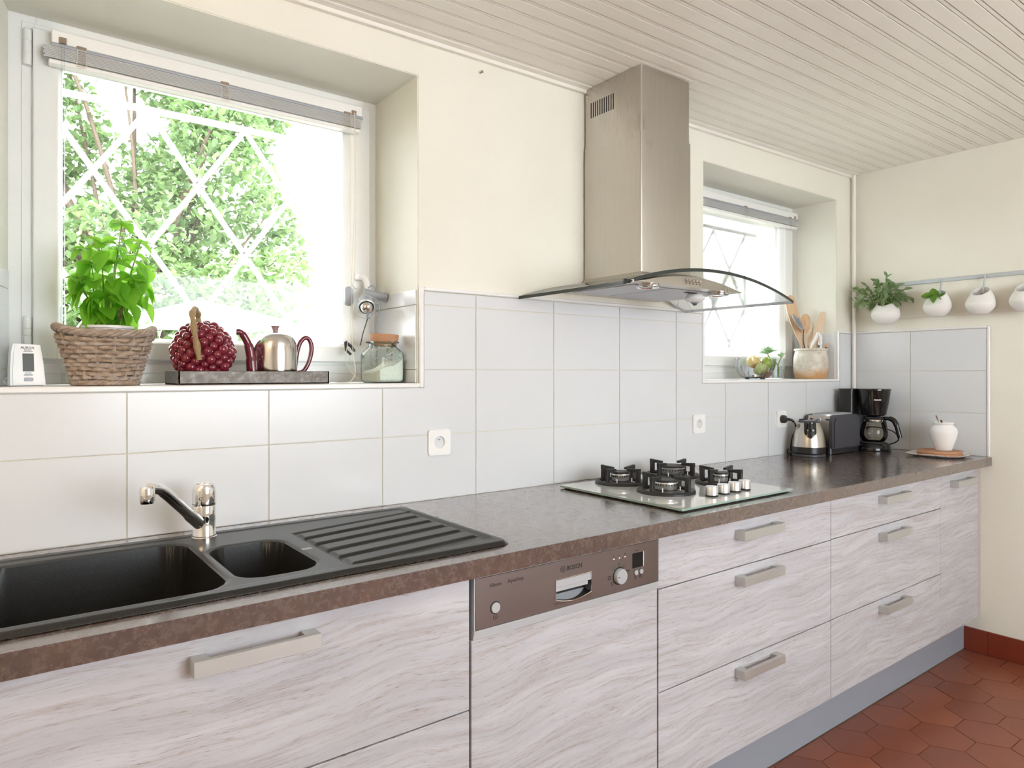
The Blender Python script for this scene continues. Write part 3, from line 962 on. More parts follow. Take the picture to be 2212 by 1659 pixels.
# worktop in one run, cut out for the sink
wt = MB()
HX0, HX1, HY0, HY1 = -.085, .600, -.580, -.110
ZT = ZW
YW = -.660
for a in ((-1.0, HX0, YW, -.0065), (HX1, XE-.0065, YW, -.0065), (HX0, HX1, YW, HY0), (HX0, HX1, HY1, -.0065)):
    wt.box(a[0], a[1], a[2], a[3], .895, ZT)
worktop = solo('worktop', wt, MAT['stone'], 'long brown stone-look worktop along the window wall', 'worktop')

# ------------------------------------------------------------------ sink (pressed surface with bowls, rim and drainer)
def sd_rrect(x, y, x0, x1, y0, y1, r):
    cx, cy = (x0+x1)/2, (y0+y1)/2
    dx, dy = abs(x-cx) - (x1-x0)/2 + r, abs(y-cy) - (y1-y0)/2 + r
    return math.hypot(max(dx, 0), max(dy, 0)) + min(max(dx, dy), 0) - r
def sst(a, b, x):
    t = min(1, max(0, (x-a)/(b-a))); return t*t*(3-2*t)
SX0, SX1, SY0, SY1 = -.11, .962, -.604, -.082
def sink_z(x, y):
    d = sd_rrect(x, y, SX0, SX1, SY0, SY1, .03)          # <0 inside
    z = ZT + .0100 - .0085*sst(-.012, -.001, d)
    z -= .0022*sst(-.030, -.040, d)                       # inner dish
    for (x0, x1, y0, y1, r, dep) in ((-.028, .352, -.556, -.158, .055, .175), (.376, .536, -.530, -.252, .050, .135)):
        b = sd_rrect(x, y, x0, x1, y0, y1, r)
        if b < .012:
            z -= .003*sst(.012, .0, b)
            if b < 0:
                k = min(1.0, -b/.014)
                z -= dep * (1-(1-k)**2.2) * 1.0
                z -= .012*sst(.03, .12, -b)
    # drainer: sunken field with long raised bars
    if x > .56:
        e = (x-.580)
        yb = -.225 + .17*e; yf = -.560 + .03*e
        u = min(sst(.575, .588, x), 1-sst(.930, .943, x), 1-sst(yb-.004, yb+.008, y), sst(yf-.008, yf+.004, y))
        z -= .004*u
        for i in range(5):
            yc = -.268 - .0665*i + (.19-.012*i)*e
            hw = .0225
            q = min(1-sst(hw-.004, hw+.004, abs(y-yc)), sst(.582, .592, x), 1-sst(.916, .930, x))
            z += .0058*q*u
    return z
st = thing('sink', 'black composite sink with two bowls and ribbed drainer', 'sink', (.4, -.35, ZT))
nx, ny = 430, 210
sm = MB().surf(lambda a, b: (SX0+(SX1-SX0)*a, SY0+(SY1-SY0)*b, sink_z(SX0+(SX1-SX0)*a, SY0+(SY1-SY0)*b)), nx, ny)
def inside(i): return True
# trim the square corners to the rounded outline
keep = [k for k, f in enumerate(sm.f) if sum(1 for i in f if sd_rrect(sm.v[i][0], sm.v[i][1], SX0, SX1, SY0, SY1, .03) <= .0005) >= 3]
sm.f = [sm.f[k] for k in keep]; sm.m = [0]*len(sm.f)
part(st, 'basin', sm, MAT['sink'], True, sharp=60)
for (x, y, d) in ((.16, -.35, .19), (.456, -.39, .147)):
    dm = MB().lathe([(0, .002), (.020, .002), (.030, .004), (.042, .003), (.043, 0)], (x, y, ZT-d+.012), 24)
    part(st, 'drain', dm, MAT['chrome'], True)
part(st, 'badge', MB().box(.545, .567, -.392, -.377, ZT+.0070, ZT+.0082), MAT['grey_plastic'], True, label='small pale grey badge')

# ------------------------------------------------------------------ tap
ft = thing('tap', 'chrome mixer tap with black-shadowed swivel spout behind the sink', 'tap', (.399, -.148, ZT+.0075))
fm = MB()
fm.lathe([(0, 0), (.0275, 0), (.0275, .006), (.026, .008), (.026, .012), (.025, .014), (.0255, .05), (.0262, .078), (.0255, .0795), (.0262, .081), (.0262, .083), (0, .083)], seg=32)
part(ft, 'body', fm, MAT['chrome'])
hm = MB().lathe([(.0262, .084), (.0264, .100), (.0262, .112), (.0250, .120), (.0215, .127), (.019, .128), (.0185, .1265), (0, .1265)], seg=32)
cap = part(ft, 'lever_cap', hm, MAT['chrome'])
part(ft, 'screw_hole', MB().lathe([(0, .0), (.0042, .0), (.0042, .003)], M=Matrix.Translation((-.0125, -.0225, .098)) @ Matrix.Rotation(PI*.53, 4, 'X') @ Matrix.Rotation(-.5, 4, 'Y'), seg=14), MAT['dark'])
d = Vector((-.145, -.122, 0)); d.normalize()
def sp(s, z): return (d.x*s, d.y*s, z)
sm = MB().tube(bez([sp(.012, .036), sp(.05, .066), sp(.10, .106), sp(.135, .133), sp(.155, .142), sp(.175, .146)], 5), [.0145]*6+[.0125]*10+[.0115]*10, 16)
part(ft, 'spout', sm, MAT['chrome'])
sm = MB().lathe([(0, -.004), (.0135, -.004), (.0148, .002), (.0148, .012), (.0155, .0125), (.0155, .026), (.013, .031), (0, .032)], c=(d.x*.182, d.y*.182, .120), seg=24)
part(ft, 'aerator', sm, MAT['chrome'])

# ------------------------------------------------------------------ dishwasher
dx0, dx1 = .818, 1.4215
yd = -.648
dw = thing('dishwasher', 'built-in dishwasher with brown-grey steel control fascia and whitewashed door', 'dishwasher', ((dx0+dx1)/2, -.33, 0))
part(dw, 'tub', MB().box(dx0+.004, dx1-.004, YF+.02, -.06, .2, .8945), MAT['dark'], True)
part(dw, 'door_panel', MB().box(dx0+.003, dx1-.006, YF-.002, YF+.018, Z0, .756, .0012), MAT['oak'], True, label='whitewashed wood dishwasher door')
fx0, fx1, fz0, fz1 = dx0+.009, dx1-.008, .778, .889
rx0, rx1, rz0, rz1 = 1.052, 1.168, .789, .846
fm = MB()
fm.box(fx0, rx0, yd, YF+.018, fz0, fz1, .0008); fm.box(rx1, fx1, yd, YF+.018, fz0, fz1, .0008)
fm.box(rx0-.001, rx1+.001, yd, YF+.018, rz1, fz1); fm.box(rx0-.001, rx1+.001, yd, YF+.018, fz0, rz0)
# curved lower edge of the recess
xm, hw_ = (rx0+rx1)/2, (rx1-rx0)/2
def low(x): return rz0 + .0105*((x-xm)/hw_)**2
cur = [(rx0 + (rx1-rx0)*i/16, low(rx0 + (rx1-rx0)*i/16)) for i in range(17)]
fm.prism([(rx0, rz0-.001)] + cur + [(rx1, rz0-.001)], 'y', yd, YF+.018)
fas = part(dw, 'fascia', fm, MAT['steel_h'], True, label='brushed steel control fascia')
part(dw, 'fascia_edge', MB().box(fx0-.003, fx0-.0005, yd+.001, YF+.018, fz0, fz1+.001).box(fx0-.003, fx1+.002, yd+.001, YF+.018, fz1+.0005, fz1+.003), MAT['alu'], True)
st_ = MB()
st_.box(dx0+.005, dx1-.004, yd+.003, YF+.018, .7575, .764); st_.box(dx0+.005, dx1-.004, yd+.001, YF+.018, .7645, .770); st_.box(dx0+.005, dx1-.004, yd-.001, YF+.018, .7705, .7775)
part(dw, 'trim_strip', st_, MAT['alu'], True, label='ribbed aluminium strip')
hm = MB()
path = [(rx0, yd-.001, rz1)] + [(x, yd-.001, z) for x, z in cur] + [(rx1, yd-.001, rz1)]
hm.tube(path, .0016, 8, closed=True)
part(dw, 'handle_frame', hm, MAT['chrome'], True)
part(dw, 'handle_recess', MB().surf(lambda a, b: (rx0+(rx1-rx0)*a, yd + .008 + .026*math.sin(PI*min(1, b*1.15)), rz0-.002+(rz1-rz0)*b), 12, 12), MAT['grey_plastic'], True)
hm = MB().box(rx0+.001, rx1-.001, yd-.0005, yd+.004, rz1-.019, rz1-.001, .0008); hm.box(rx0+.001, rx1-.010, yd+.001, yd+.006, rz1-.029, rz1-.019, .0008)
part(dw, 'handle_flap', hm, MAT['alu'], True)
def button(x, z, r, h=.004, name='button'):
    M_ = Matrix.Translation((x, yd, z)) @ Matrix.Rotation(PI/2, 4, 'X')
    part(dw, name + '_ring', MB().lathe([(r, -.001), (r*1.17, -.001), (r*1.17, .0008), (r, .0008)], seg=24, M=M_), MAT['dark'], True)
    part(dw, name, MB().lathe([(r, 0), (r, h*.7), (r*.92, h), (0, h)], seg=28, M=M_), MAT['alu'], True)
button(.879, .818, .0118); button(1.3255, .8165, .0068); button(1.3445, .8165, .0068)
button(1.2645, .8185, .0195, .012, 'programme_knob')
part(dw, 'knob_mark', MB().box(1.2485, 1.2565, yd-.0124, yd-.0118, .8178, .8192), MAT['ink'], True)
for x in (1.246, 1.266, 1.286):
    part(dw, 'indicator_light', MB().sphere((x, yd-.0004, .8625), (.0032, .0015, .0032), 12, 8), MAT['chrome'], True)
part(dw, 'display', MB().box(1.313, 1.3535, yd-.0006, yd+.002, .828, .8665, .0005), MAT['screen'], True, label='dark rectangular display')
part(dw, 'display_edge', MB().box(1.3537, 1.3555, yd-.0012, yd+.002, .828, .8665), MAT['white_plastic'], True)
def fl(body, x, z, size, **k):
    lettering(dw, body, size, MAT['ink'], Matrix.Translation((x, yd-.0003, z)) @ FACE_FRONT, **k)
fl('Silence', .8630, .8645, .0115, shear=.2); fl('AquaStop', .9120, .8655, .0115, shear=.2)
fl('BOSCH', 1.0875, .8625, .0152, bold=.0003)
fl('auto', 1.2245, .8205, .0068); fl('35-45', 1.2235, .8145, .0055); fl('Reset', 1.2905, .8245, .005); fl('3 sec', 1.2915, .8195, .004)
fl('Start', 1.3245, .8715, .0045)
# symbols: round emblem, power sign, clocks, programme signs
def loop(x, z, r, w=.0007, n=20, a0=0, a1=2*PI):
    P = [(x + r*math.cos(a0+(a1-a0)*i/n), yd-.0003, z + r*math.sin(a0+(a1-a0)*i/n)) for i in range(n+1)]
    return P
def sign(paths, w=.0006):
    mm = MB()
    for p in paths: mm.tube(p, w, 5)
    part(dw, 'printed_sign', mm, MAT['ink'], True)
Yp = yd-.0003
sign([loop(1.0760, .8675, .0072), [(1.0735, Yp, .8635), (1.0735, Yp, .8715)], [(1.0785, Yp, .8635), (1.0785, Yp, .8715)], [(1.0735, Yp, .8675), (1.0785, Yp, .8675)]])
sign([loop(.879, .7975, .0052), [(.879, Yp, .7952), (.879, Yp, .7998)]])
sign([loop(1.3255, .8035, .0050), [(1.3255, Yp, .8035), (1.3255, Yp, .8068)], [(1.3255, Yp, .8035), (1.3278, Yp, .8045)]], .0004)
sign([loop(1.3445, .8040, .0050, a0=-.2, a1=4.6), [(1.3445, Yp, .8040), (1.3445, Yp, .8075)], [(1.3470, Yp, .8005), (1.3505, Yp, .8005), (1.3485, Yp, .7985)]], .0004)
for i, a in enumerate((3.7, 2.3, 1.57, .85)):
    x, z = 1.2645 + .029*math.cos(a), .8185 + .029*math.sin(a)
    sign([[(x-.003, Yp, z-.002), (x-.003, Yp, z+.003), (x+.003, Yp, z+.003), (x+.003, Yp, z-.002)], [(x, Yp, z-.002), (x, Yp, z-.0045)], [(x-.002, Yp, z-.0045), (x+.002, Yp, z-.0045)]], .0004)
for i, x in enumerate((1.246, 1.266, 1.286)):
    sign([[(x-.0022, Yp, .8685), (x, Yp, .8725), (x+.0022, Yp, .8685), (x-.0022, Yp, .8685)]] if i != 2 else
         [[(x, Yp, .868), (x, Yp, .8735)], [(x-.0025, Yp, .8695), (x+.0025, Yp, .872)], [(x-.0025, Yp, .872), (x+.0025, Yp, .8695)]], .0004)

# ------------------------------------------------------------------ gas hob
MAT['knob_metal'] = brushed('brushed_knob_metal', srgb(222, 222, 222), .34, (60, 60, 2))
ZH = ZT + .0115
hb = thing('gas_hob', 'four-burner gas hob on a pale glass plate', 'hob', (1.843, -.349, ZT))
hob = MB().prism(rrect(1.556, 2.130, -.611, -.087, .006, 3), 'z', ZT+.0045, ZH-.0008, mat=1, capmat=0)
part(hb, 'glass_plate', hob, [MAT['hob_glass'], MAT['hob_edge']], True, sharp=20)
part(hb, 'hob_tray', MB().box(1.570, 2.116, -.600, -.098, ZT, ZT+.0045), MAT['dark'], True)
ZG = ZH - .0008
def burner(x, y, r, cr, ch):
    ringm = MB().lathe([(r, 0), (r, .006), (r-.004, .010), (r-.016, .010), (r-.020, .006), (r-.020, 0)], (x, y, ZG), 40)
    ringp = part(hb, 'pan_support', ringm, MAT['iron'], True)
    for k in range(4):
        a = PI/2*k + .14
        M_ = Matrix.Translation((x, y, ZG)) @ Matrix.Rotation(a, 4, 'Z')
        f = MB()
        f.box(r-.023, r-.006, -.0060, .0060, .004, .052, .002, M=M_)
        f.prism([(r-.058, .0445), (r-.006, .042), (r-.006, .0565), (r-.058, .052)], 'y', -.0052, .0052, M=M_)
        o = part(hb, 'support_finger', f, MAT['iron'], True)
    part(hb, 'burner_base', MB().lathe([(cr*1.35, 0), (cr*1.35, .003), (cr*1.1, .007), (cr*.95, .008), (cr*.95, .010)], (x, y, ZG), 32), MAT['iron'], True)
    b = MB().lathe([(cr*.86, .006), (cr*.92, .012), (cr*.98, .028), (cr, .032), (cr*.98, .034), (0, .034)], (x, y, ZG), 40)
    part(hb, 'burner_ring', b, MAT['knob_metal'], True)
    b = MB()
    for k in range(26):
        a = 2*PI*k/26
        b.box(cr*.975, cr*1.012, -.0012, .0012, .0235, .0295, M=Matrix.Translation((x, y, ZG)) @ Matrix.Rotation(a, 4, 'Z'))
    part(hb, 'flame_ports', b, MAT['dark'], True)
    part(hb, 'burner_cap', MB().lathe([(cr*.95, .0335), (cr*1.03, .0345), (cr*1.03, .0385), (cr*.96, .0410), (0, .0418)], (x, y, ZG), 40), MAT['iron'], True)
    for a in (3.6, 5.4):
        part(hb, 'igniter', MB().lathe([(0, 0), (.0022, 0), (.0022, .018), (0, .019)], (x + cr*1.18*math.cos(a), y + cr*1.18*math.sin(a), ZG), 10), MAT['white_plastic'], True)
burner(1.757, -.180, .088, .033, 1); burner(2.030, -.182, .100, .048, 1)
burner(1.744, -.395, .094, .038, 1); burner(2.026, -.400, .086, .026, 1)
for x, y in ((1.794, -.535), (1.858, -.532), (1.921, -.529), (1.981, -.526)):
    k = MB().lathe([(.0155, .004), (.0195, .0055), (.0195, .030), (.0185, .0315), (0, .0320)], (x, y, ZG), 32)
    part(hb, 'control_knob', k, MAT['knob_metal'], True)
    part(hb, 'knob_seal', MB().lathe([(.0200, 0), (.0170, .0045), (0, .0045)], (x, y, ZG), 24), MAT['dark'], True)

# ------------------------------------------------------------------ extractor hood
hd = thing('extractor_hood', 'stainless steel chimney hood with curved glass canopy above the hob', 'extractor hood', (1.88, 0, 1.62))
CX0, CX1, CYF = 1.747, 2.013, -.285
yb_ = -.0105
def shell(mm, x0, x1, yf, z0, z1, c=.010):
    mm.prism([(x0, yb_), (x0, yf+c), (x0+c*.25, yf+c*.25), (x0+c, yf), (x1-c, yf), (x1-c*.25, yf+c*.25), (x1, yf+c), (x1, yb_)], 'z', z0, z1)
mm = MB(); shell(mm, CX0+.0035, CX1-.0035, CYF+.0035, 2.12, ceil_z(CX0)-.001)
up = part(hd, 'upper_chimney', mm, MAT['steel'], True)
mm = MB(); shell(mm, CX0, CX1, CYF, 1.652, 2.155)
part(hd, 'lower_chimney', mm, MAT['steel'], True)
for k in range(11):
    y = -.040 - .0112*k
    part(hd, 'vent_slot', MB().box(CX0+.0028, CX0+.006, y-.0028, y+.0028, 2.262, 2.318, .0008), MAT['dark'], True)
part(hd, 'screw', MB().sphere((CX0+.002, -.022, 2.345), .004, 10, 6), MAT['mirror_steel'], True)
# curved glass: arc over x, straight in y
RC, XC = 1.405, 1.878
def gz(x): return 1.664 - RC + math.sqrt(RC*RC - (x-XC)**2)
gx0, gx1, gy0, gy1 = 1.437, 2.319, -.500, -.012
N = 36; TH = .0105
top = [(gx0+(gx1-gx0)*i/N, gz(gx0+(gx1-gx0)*i/N)) for i in range(N+1)]
poly = top + [(x, z-TH) for x, z in top[::-1]]
g = MB()
n2 = len(poly)
v = [(x, gy0, z) for x, z in poly] + [(x, gy1, z) for x, z in poly]
faces = []; mats = []
for i in range(n2):
    j = (i+1) % n2
    end = i in (N, n2-1)
    faces.append((j, i, n2+i, n2+j)); mats.append(1 if end else 0)
faces.append(tuple(range(n2))); mats.append(1)
faces.append(tuple(range(n2, 2*n2))[::-1]); mats.append(1)
g.v = v; g.f = faces; g.m = mats
part(hd, 'glass_canopy', g, [MAT['hood_glass'], MAT['hood_edge']], True, label='curved clear glass canopy with dark edges')
# steel body under the glass: lens-shaped front
bx0, bx1, bz = 1.612, 2.146, 1.617
lens = [(bx0+(bx1-bx0)*i/24, bz + .0345*(1-((bx0+(bx1-bx0)*i/24-XC)/((bx1-bx0)/2))**2)) for i in range(25)]
lens[0] = (bx0, bz+.003); lens[-1] = (bx1, bz+.003)
part(hd, 'hood_body', MB().prism([(bx0, bz)] + lens + [(bx1, bz)], 'y', -.402, -.012), MAT['steel'], True, sharp=15)
# skirt between chimney and glass
mm = MB()
def skirt(a, b):
    return None
rim0 = [(CX0, yb_), (CX0, CYF), (CX1, CYF), (CX1, yb_)]
rim1 = [(CX0-.016, yb_), (CX0-.016, CYF-.016), (CX1+.016, CYF-.016), (CX1+.016, yb_)]
vv = [(x, y, gz(x)+.016) for x, y in rim0] + [(x, y, gz(x)+.0012) for x, y in rim1]
mm.add(vv, [(0, 1, 5, 4), (1, 2, 6, 5), (2, 3, 7, 6)])
part(hd, 'chimney_foot', mm, MAT['steel'], True)
for x0, x1 in ((bx0+.035, 1.815), (1.825, bx1-.035)):
    f = part(hd, 'grease_filter', MB().box(x0, x1, -.345, -.055, bz-.0025, bz-.0002, .001), MAT['filter'] if 'filter' in MAT else MAT['alu'], True)
    part(hd, 'filter_latch', MB().box((x0+x1)/2-.03, (x0+x1)/2+.03, -.322, -.312, bz-.0045, bz-.0022), MAT['dark'], True)
for x, y in ((1.690, -.366), (2.066, -.360)):
    l = MB().lathe([(.036, 0), (.037, -.010), (.034, -.012), (.030, -.011), (.029, -.009), (0, -.009)], (x, y, bz-.0002), 32)
    part(hd, 'hood_lamp', l, MAT['chrome'], True)
for k in range(5):
    x = 1.838 + .0172*k
    part(hd, 'push_button', MB().lathe([(.0056, 0), (.0056, .004), (.0045, .005), (0, .005)], M=Matrix.Translation((x, -.402, 1.6385)) @ Matrix.Rotation(PI/2, 4, 'X'), seg=16), MAT['chrome'], True)
    part(hd, 'button_sign', MB().box(x-.0025, x+.0025, -.4026, -.402, 1.6265, 1.6295), MAT['ink'], True)
part(hd, 'glass_clamp', MB().box(1.4365, 1.462, -.5035, -.494, 1.589, 1.600, .001), MAT['black'], True)
part(hd, 'glass_screw', MB().lathe([(0, 0), (.005, 0), (.005, .004), (0, .005)], M=Matrix.Translation((1.468, -.5035, 1.596)) @ Matrix.Rotation(PI/2, 4, 'X'), seg=12), MAT['chrome'], True)
# white timer held under the hood
tmr = thing('kitchen_timer', 'round white kitchen timer hanging under the extractor hood', 'timer', (2.012, -.300, bz-.036))
part(tmr, 'case', MB().lathe([(0, .0355), (.020, .0350), (.0275, .0300), (.0365, .0185), (.0370, .0165), (.034, .0125), (.022, .004), (.016, .003), (0, .003)], seg=32), MAT['white_plastic'])
part(tmr, 'dial', MB().lathe([(.016, .0035), (.012, -.001), (0, -.001)], seg=24), MAT['grey_plastic'])
part(tmr, 'pointer', MB().prism([(-.011, .0), (.011, .0), (.004, -.008), (-.003, -.008)], 'y', -.004, .004), MAT['charcoal'])
# ------------------------------------------------------------------ things on the sink window sill
SZ = SILL + .0008
# indoor/outdoor thermometer
t = thing('thermometer', 'small white digital thermometer standing on the left end of the sill', 'thermometer', (.070, .165, SZ), rz=.22, rot=(math.radians(-4), 0, .22))
pr = [(-.036, 0), (.036, 0), (.0345, .03), (.032, .06), (.0265, .099), (-.029, .101), (-.033, .08), (-.0355, .04)]
part(t, 'case', MB().prism(pr, 'y', -.010, .012), MAT['white_plastic'])
part(t, 'case_face', MB().prism([(x*.86, z*.95+.002) for x, z in pr], 'y', -.013, -.009), MAT['white_plastic'])
part(t, 'lcd', MB().box(-.011, .012, -.0138, -.0125, .034, .077), MAT['lcd'], label='dark green liquid crystal display')
part(t, 'button', MB().prism(rrect(-.009, .009, .0235, .0275, .0019, 4), 'y', -.0145, -.0125), MAT['grey_plastic'])
part(t, 'button', MB().prism(rrect(-.009, .010, .010, .019, .003, 4), 'y', -.0148, -.0125), MAT['grey_plastic'])
def tl(body, z, size):
    me = text_mesh(body, size, MAT['ink'], align='CENTER'); me.transform(Matrix.Translation((0, -.0134, z)) @ FACE_FRONT)
    link(bpy.data.objects.new('lettering', me), t)
tl('AURIOL', .0885, .0082); tl('IN-OUT', .0840, .0042); tl('THERMOMETER', .0812, .0028)
me = text_mesh('MAX/MIN', .0030, MAT['ink'], align='CENTER'); me.transform(Matrix.Translation((0, -.0134, .0292)) @ FACE_FRONT); link(bpy.data.objects.new('lettering', me), t)
cm = MB()
for k in range(4):
    cm.tube([(.010*math.cos(a*.7)+.002*k, .006*k-.01 + .002*math.sin(3*a), .0115 + .010*math.sin(a*.7)) for a in [i*.45 for i in range(21)]], .0014, 6)
solo('cable_bundle', cm, MAT['white_plastic'], 'small coil of thin white sensor cable beside the thermometer', 'cable', (.036, .215, SZ))

# ---- wicker basket
bk = thing('wicker_basket', 'oval grey-brown wicker basket holding the basil pot', 'basket', (.230, .118, SZ))
def oval(th, z, dr=0.0):
    k = min(1, z/.13)
    rx, ry = .066 + .040*k**1.15 + dr, .052 + .026*k**1.15 + dr
    return rx*math.cos(th), ry*math.sin(th)
NST = 15
rows = 11
for i in range(rows):
    z0 = .008 + i*.0106
    th_off = rnd.uniform(0, 6.28)
    pts = []; rr = []
    n = 90
    for j in range(n):
        th = 2*PI*j/n
        x, y = oval(th, z0, .0042*math.cos(NST*th/1.0 + i*PI) )
        pts.append((x, y, z0 + .0018*math.sin(3*th+th_off) + .007*(i/rows)**3*math.cos(2*th)))
        rr.append(.0060*(1 + .13*math.sin(5*th+th_off)))
    part(bk, 'strand', MB().tube(pts, rr, 7, closed=True), MAT['wicker'])
for s in range(4):                                        # plaited rim and plaited foot
    for zc, amp, R_ in ((.127, .0055, .0052), (.006, .0035, .0048)):
        pts = []
        for j in range(110):
            th = 2*PI*j/110
            ph = 9*th + s*PI/2
            x, y = oval(th, zc, .006*math.cos(ph))
            pts.append((x, y, max(zc + amp*math.sin(ph) + (.016*math.cos(th)**4 if zc > .1 else 0), R_)))
        part(bk, 'strand', MB().tube(pts, R_, 7, closed=True), MAT['wicker'])
for k in range(NST):
    th = 2*PI*(k+.5)/NST
    pts = [(*oval(th, z, 0), z) for z in (.004, .04, .08, .128)]
    part(bk, 'stake', MB().tube(pts, .0042, 6), MAT['wicker'])
part(bk, 'bottom', MB().lathe([(0, .002), (.95, .002), (.95, .006), (0, .006)], sx=.066, sy=.052), MAT['wicker'])

# ---- potted basil
bz = thing('potted_basil', 'bushy bright green basil plant in a white plastic pot', 'plant', (.235, .118, SZ+.012))
part(bz, 'plant_pot', MB().lathe([(0, 0), (.040, 0), (.056, .128), (.059, .130), (.059, .136), (.055, .136), (.052, .120), (0, .118)], seg=32), MAT['pot_white'] if 'pot_white' in MAT else MAT['white_plastic'])
part(bz, 'soil', MB().lathe([(.0525, .119), (.03, .124), (0, .126)], seg=20), MAT['soil'] if 'soil' in MAT else MAT['bark'])
def leaf_mesh(name, mat, w=.62, curl=.25, cup=.18, n=7):
    mm = MB(); v = []; f = []
    for j in range(n+1):
        s = j/n
        hw = w/2 * math.sin(PI*min(1, s**.78))**.85 if 0 < s < 1 else 0.0
        z = -curl*s*s
        for k in (-1, -.5, 0, .5, 1):
            v.append((hw*k, s, z + cup*abs(k)**1.4*hw*1.6 - .06*hw*(1 if k == 0 else 0)))
    for j in range(n):
        for k in range(4):
            f.append((j*5+k, j*5+k+1, (j+1)*5+k+1, (j+1)*5+k))
    return mm.add(v, f).mesh(name, mat, 60)
LEAF = leaf_mesh('leaf', MAT['basil'], .74, .30, .22)
def put_leaf(parent, mesh, pos, az, tilt, size, roll=0.0):
    o = bpy.data.objects.new('leaf', mesh); COL.objects.link(o); o.parent = parent
    o.matrix_local = Matrix.Translation(pos) @ Matrix.Rotation(az, 4, 'Z') @ Matrix.Rotation(tilt, 4, 'X') @ Matrix.Rotation(roll, 4, 'Y') @ Matrix.Scale(size, 4)
    return o
r = random.Random(21)
stems = [((.005, 0), (.030, .0, .398)), ((-.02, .01), (-.050, .0, .325)), ((.025, .0), (.070, -.01, .352)), ((.03, -.01), (.086, .01, .290)), ((-.01, -.015), (-.018, -.025, .340)),
         ((.01, .02), (.02, .035, .335)), ((-.025, -.005), (-.064, -.015, .250)), ((0, -.02), (.012, -.038, .290)), ((.02, -.02), (.056, -.035, .245)), ((-.015, .0), (-.040, -.03, .285))]
for (bx, by), top in stems:
    P = bez([(bx, by, .12), (bx*.7+top[0]*.3, by*.7+top[1]*.3, .12 + (top[2]-.12)*.45), top], 6)
    part(bz, 'stem', MB().tube(P, [.0026 - .0012*i/(len(P)-1) for i in range(len(P))], 6), MAT['stem'])
    H_ = top[2] - .12
    nodes = max(4, int(H_/.032))
    a0 = r.uniform(0, PI)
    for q in range(1, nodes+1):
        s = q/nodes
        if s < .22: continue
        p = P[min(len(P)-1, int(s*(len(P)-1)))]
        az = a0 + q*PI/2 + r.uniform(-.3, .3)
        size = (.066 - .022*s)*r.uniform(.8, 1.15)
        for side in (0, PI):
            put_leaf(bz, LEAF, p, az + side + r.uniform(-.4, .4), r.uniform(-1.05, -.25) + .75*max(0, s-.55), size, r.uniform(-.45, .45))
    for a in range(4): put_leaf(bz, LEAF, Vector(top), a0 + a*1.6, .15 + r.uniform(-.3, .35), .036*r.uniform(.8, 1.2))
for k in range(26):                                    # broad leaves hanging round the outside, towards the room
    a = -PI/2 + r.uniform(-1.7, 1.7); z = r.uniform(.19, .34)
    R_ = .050*math.sqrt(max(.15, 1-((z-.26)/.15)**2))
    put_leaf(bz, LEAF, (.012 + R_*1.3*math.cos(a), R_*.8*math.sin(a), z), a - PI/2 + r.uniform(-.5, .5), r.uniform(-1.3, -.6), r.uniform(.045, .066), r.uniform(-.4, .4))
part(bz, 'withered_sprig', MB().tube(bez([(.022, -.035, .21), (.026, -.043, .185), (.018, -.045, .165), (.022, -.045, .148)], 4), [.002, .003, .002, .004, .003, .002, .004, .003, .002, .004, .003, .002, .001], 6), MAT['bark'], label='brown withered sprig')

# ---- tray, grape ornament, teapot
tr = thing('tray', 'shallow rectangular pewter tray on the sill', 'tray', (.58, .118, SZ))
def pewter():
    m = NT('hammered_pewter'); o = m.obj()
    n = m.noise(o, 70, 5, .65)
    m.set(color=m.mix(n, srgb(58, 52, 45), srgb(92, 84, 73)), metal=.35, rough=m.ramp(n, [(.35, .22), (.65, .42)])); m.bump(n, .35, .002)
    return m.mat
MAT['pewter'] = pewter()
mm = MB()
mm.box(-.2, .2, -.083, .083, 0, .004)
for a in ((-.2, .2, -.083, -.078), (-.2, .2, .078, .083), (-.2, -.195, -.083, .083), (.195, .2, -.083, .083)): mm.box(a[0], a[1], a[2], a[3], 0, .036, .001)
part(tr, 'tray_body', mm, MAT['pewter'])

go = thing('grape_ornament', 'dark red ceramic ornament of clustered grapes with twig handle', 'ornament', (.457, .112, SZ+.0045))
MAT['grape'] = plain('glossy_dark_red_glaze', srgb(124, 36, 52), .14, vary=.35, scale=90, coat=.4)
part(go, 'core', MB().sphere((0, 0, .084), (.068, .064, .071), 24, 14), MAT['grape'])
G = MB().sphere((0, 0, 0), .0128, 14, 9).mesh('grape', MAT['grape'])
NG = 140; ga = PI*(3-math.sqrt(5))
for i in range(NG):
    z = 1 - 2*(i+.5)/NG
    if z < -.93: continue
    rr_ = math.sqrt(1-z*z); a = ga*i
    o = bpy.data.objects.new('grape', G); COL.objects.link(o); o.parent = go
    jx = rnd.uniform(.96, 1.03); s = rnd.uniform(.85, 1.12)
    zz = max(.084 + .0725*jx*z, .0128*s+.0005)
    o.location = (.0705*jx*rr_*math.cos(a), .0655*jx*rr_*math.sin(a), zz); o.scale = (s, s, s)
tw = bez([(-.012, .004, .150), (-.014, -.004, .176), (-.021, -.022, .190), (-.034, -.048, .192), (-.042, -.066, .176), (-.040, -.076, .141), (-.035, -.083, .100), (-.029, -.084, .060)], 6)
rr = [.0075 + .0016*math.sin(i*.9) + (.001 if i < 6 else 0) for i in range(len(tw))]
part(go, 'twig_handle', MB().tube(tw, rr, 10), MAT['twig'] if 'twig' in MAT else MAT['bark'])

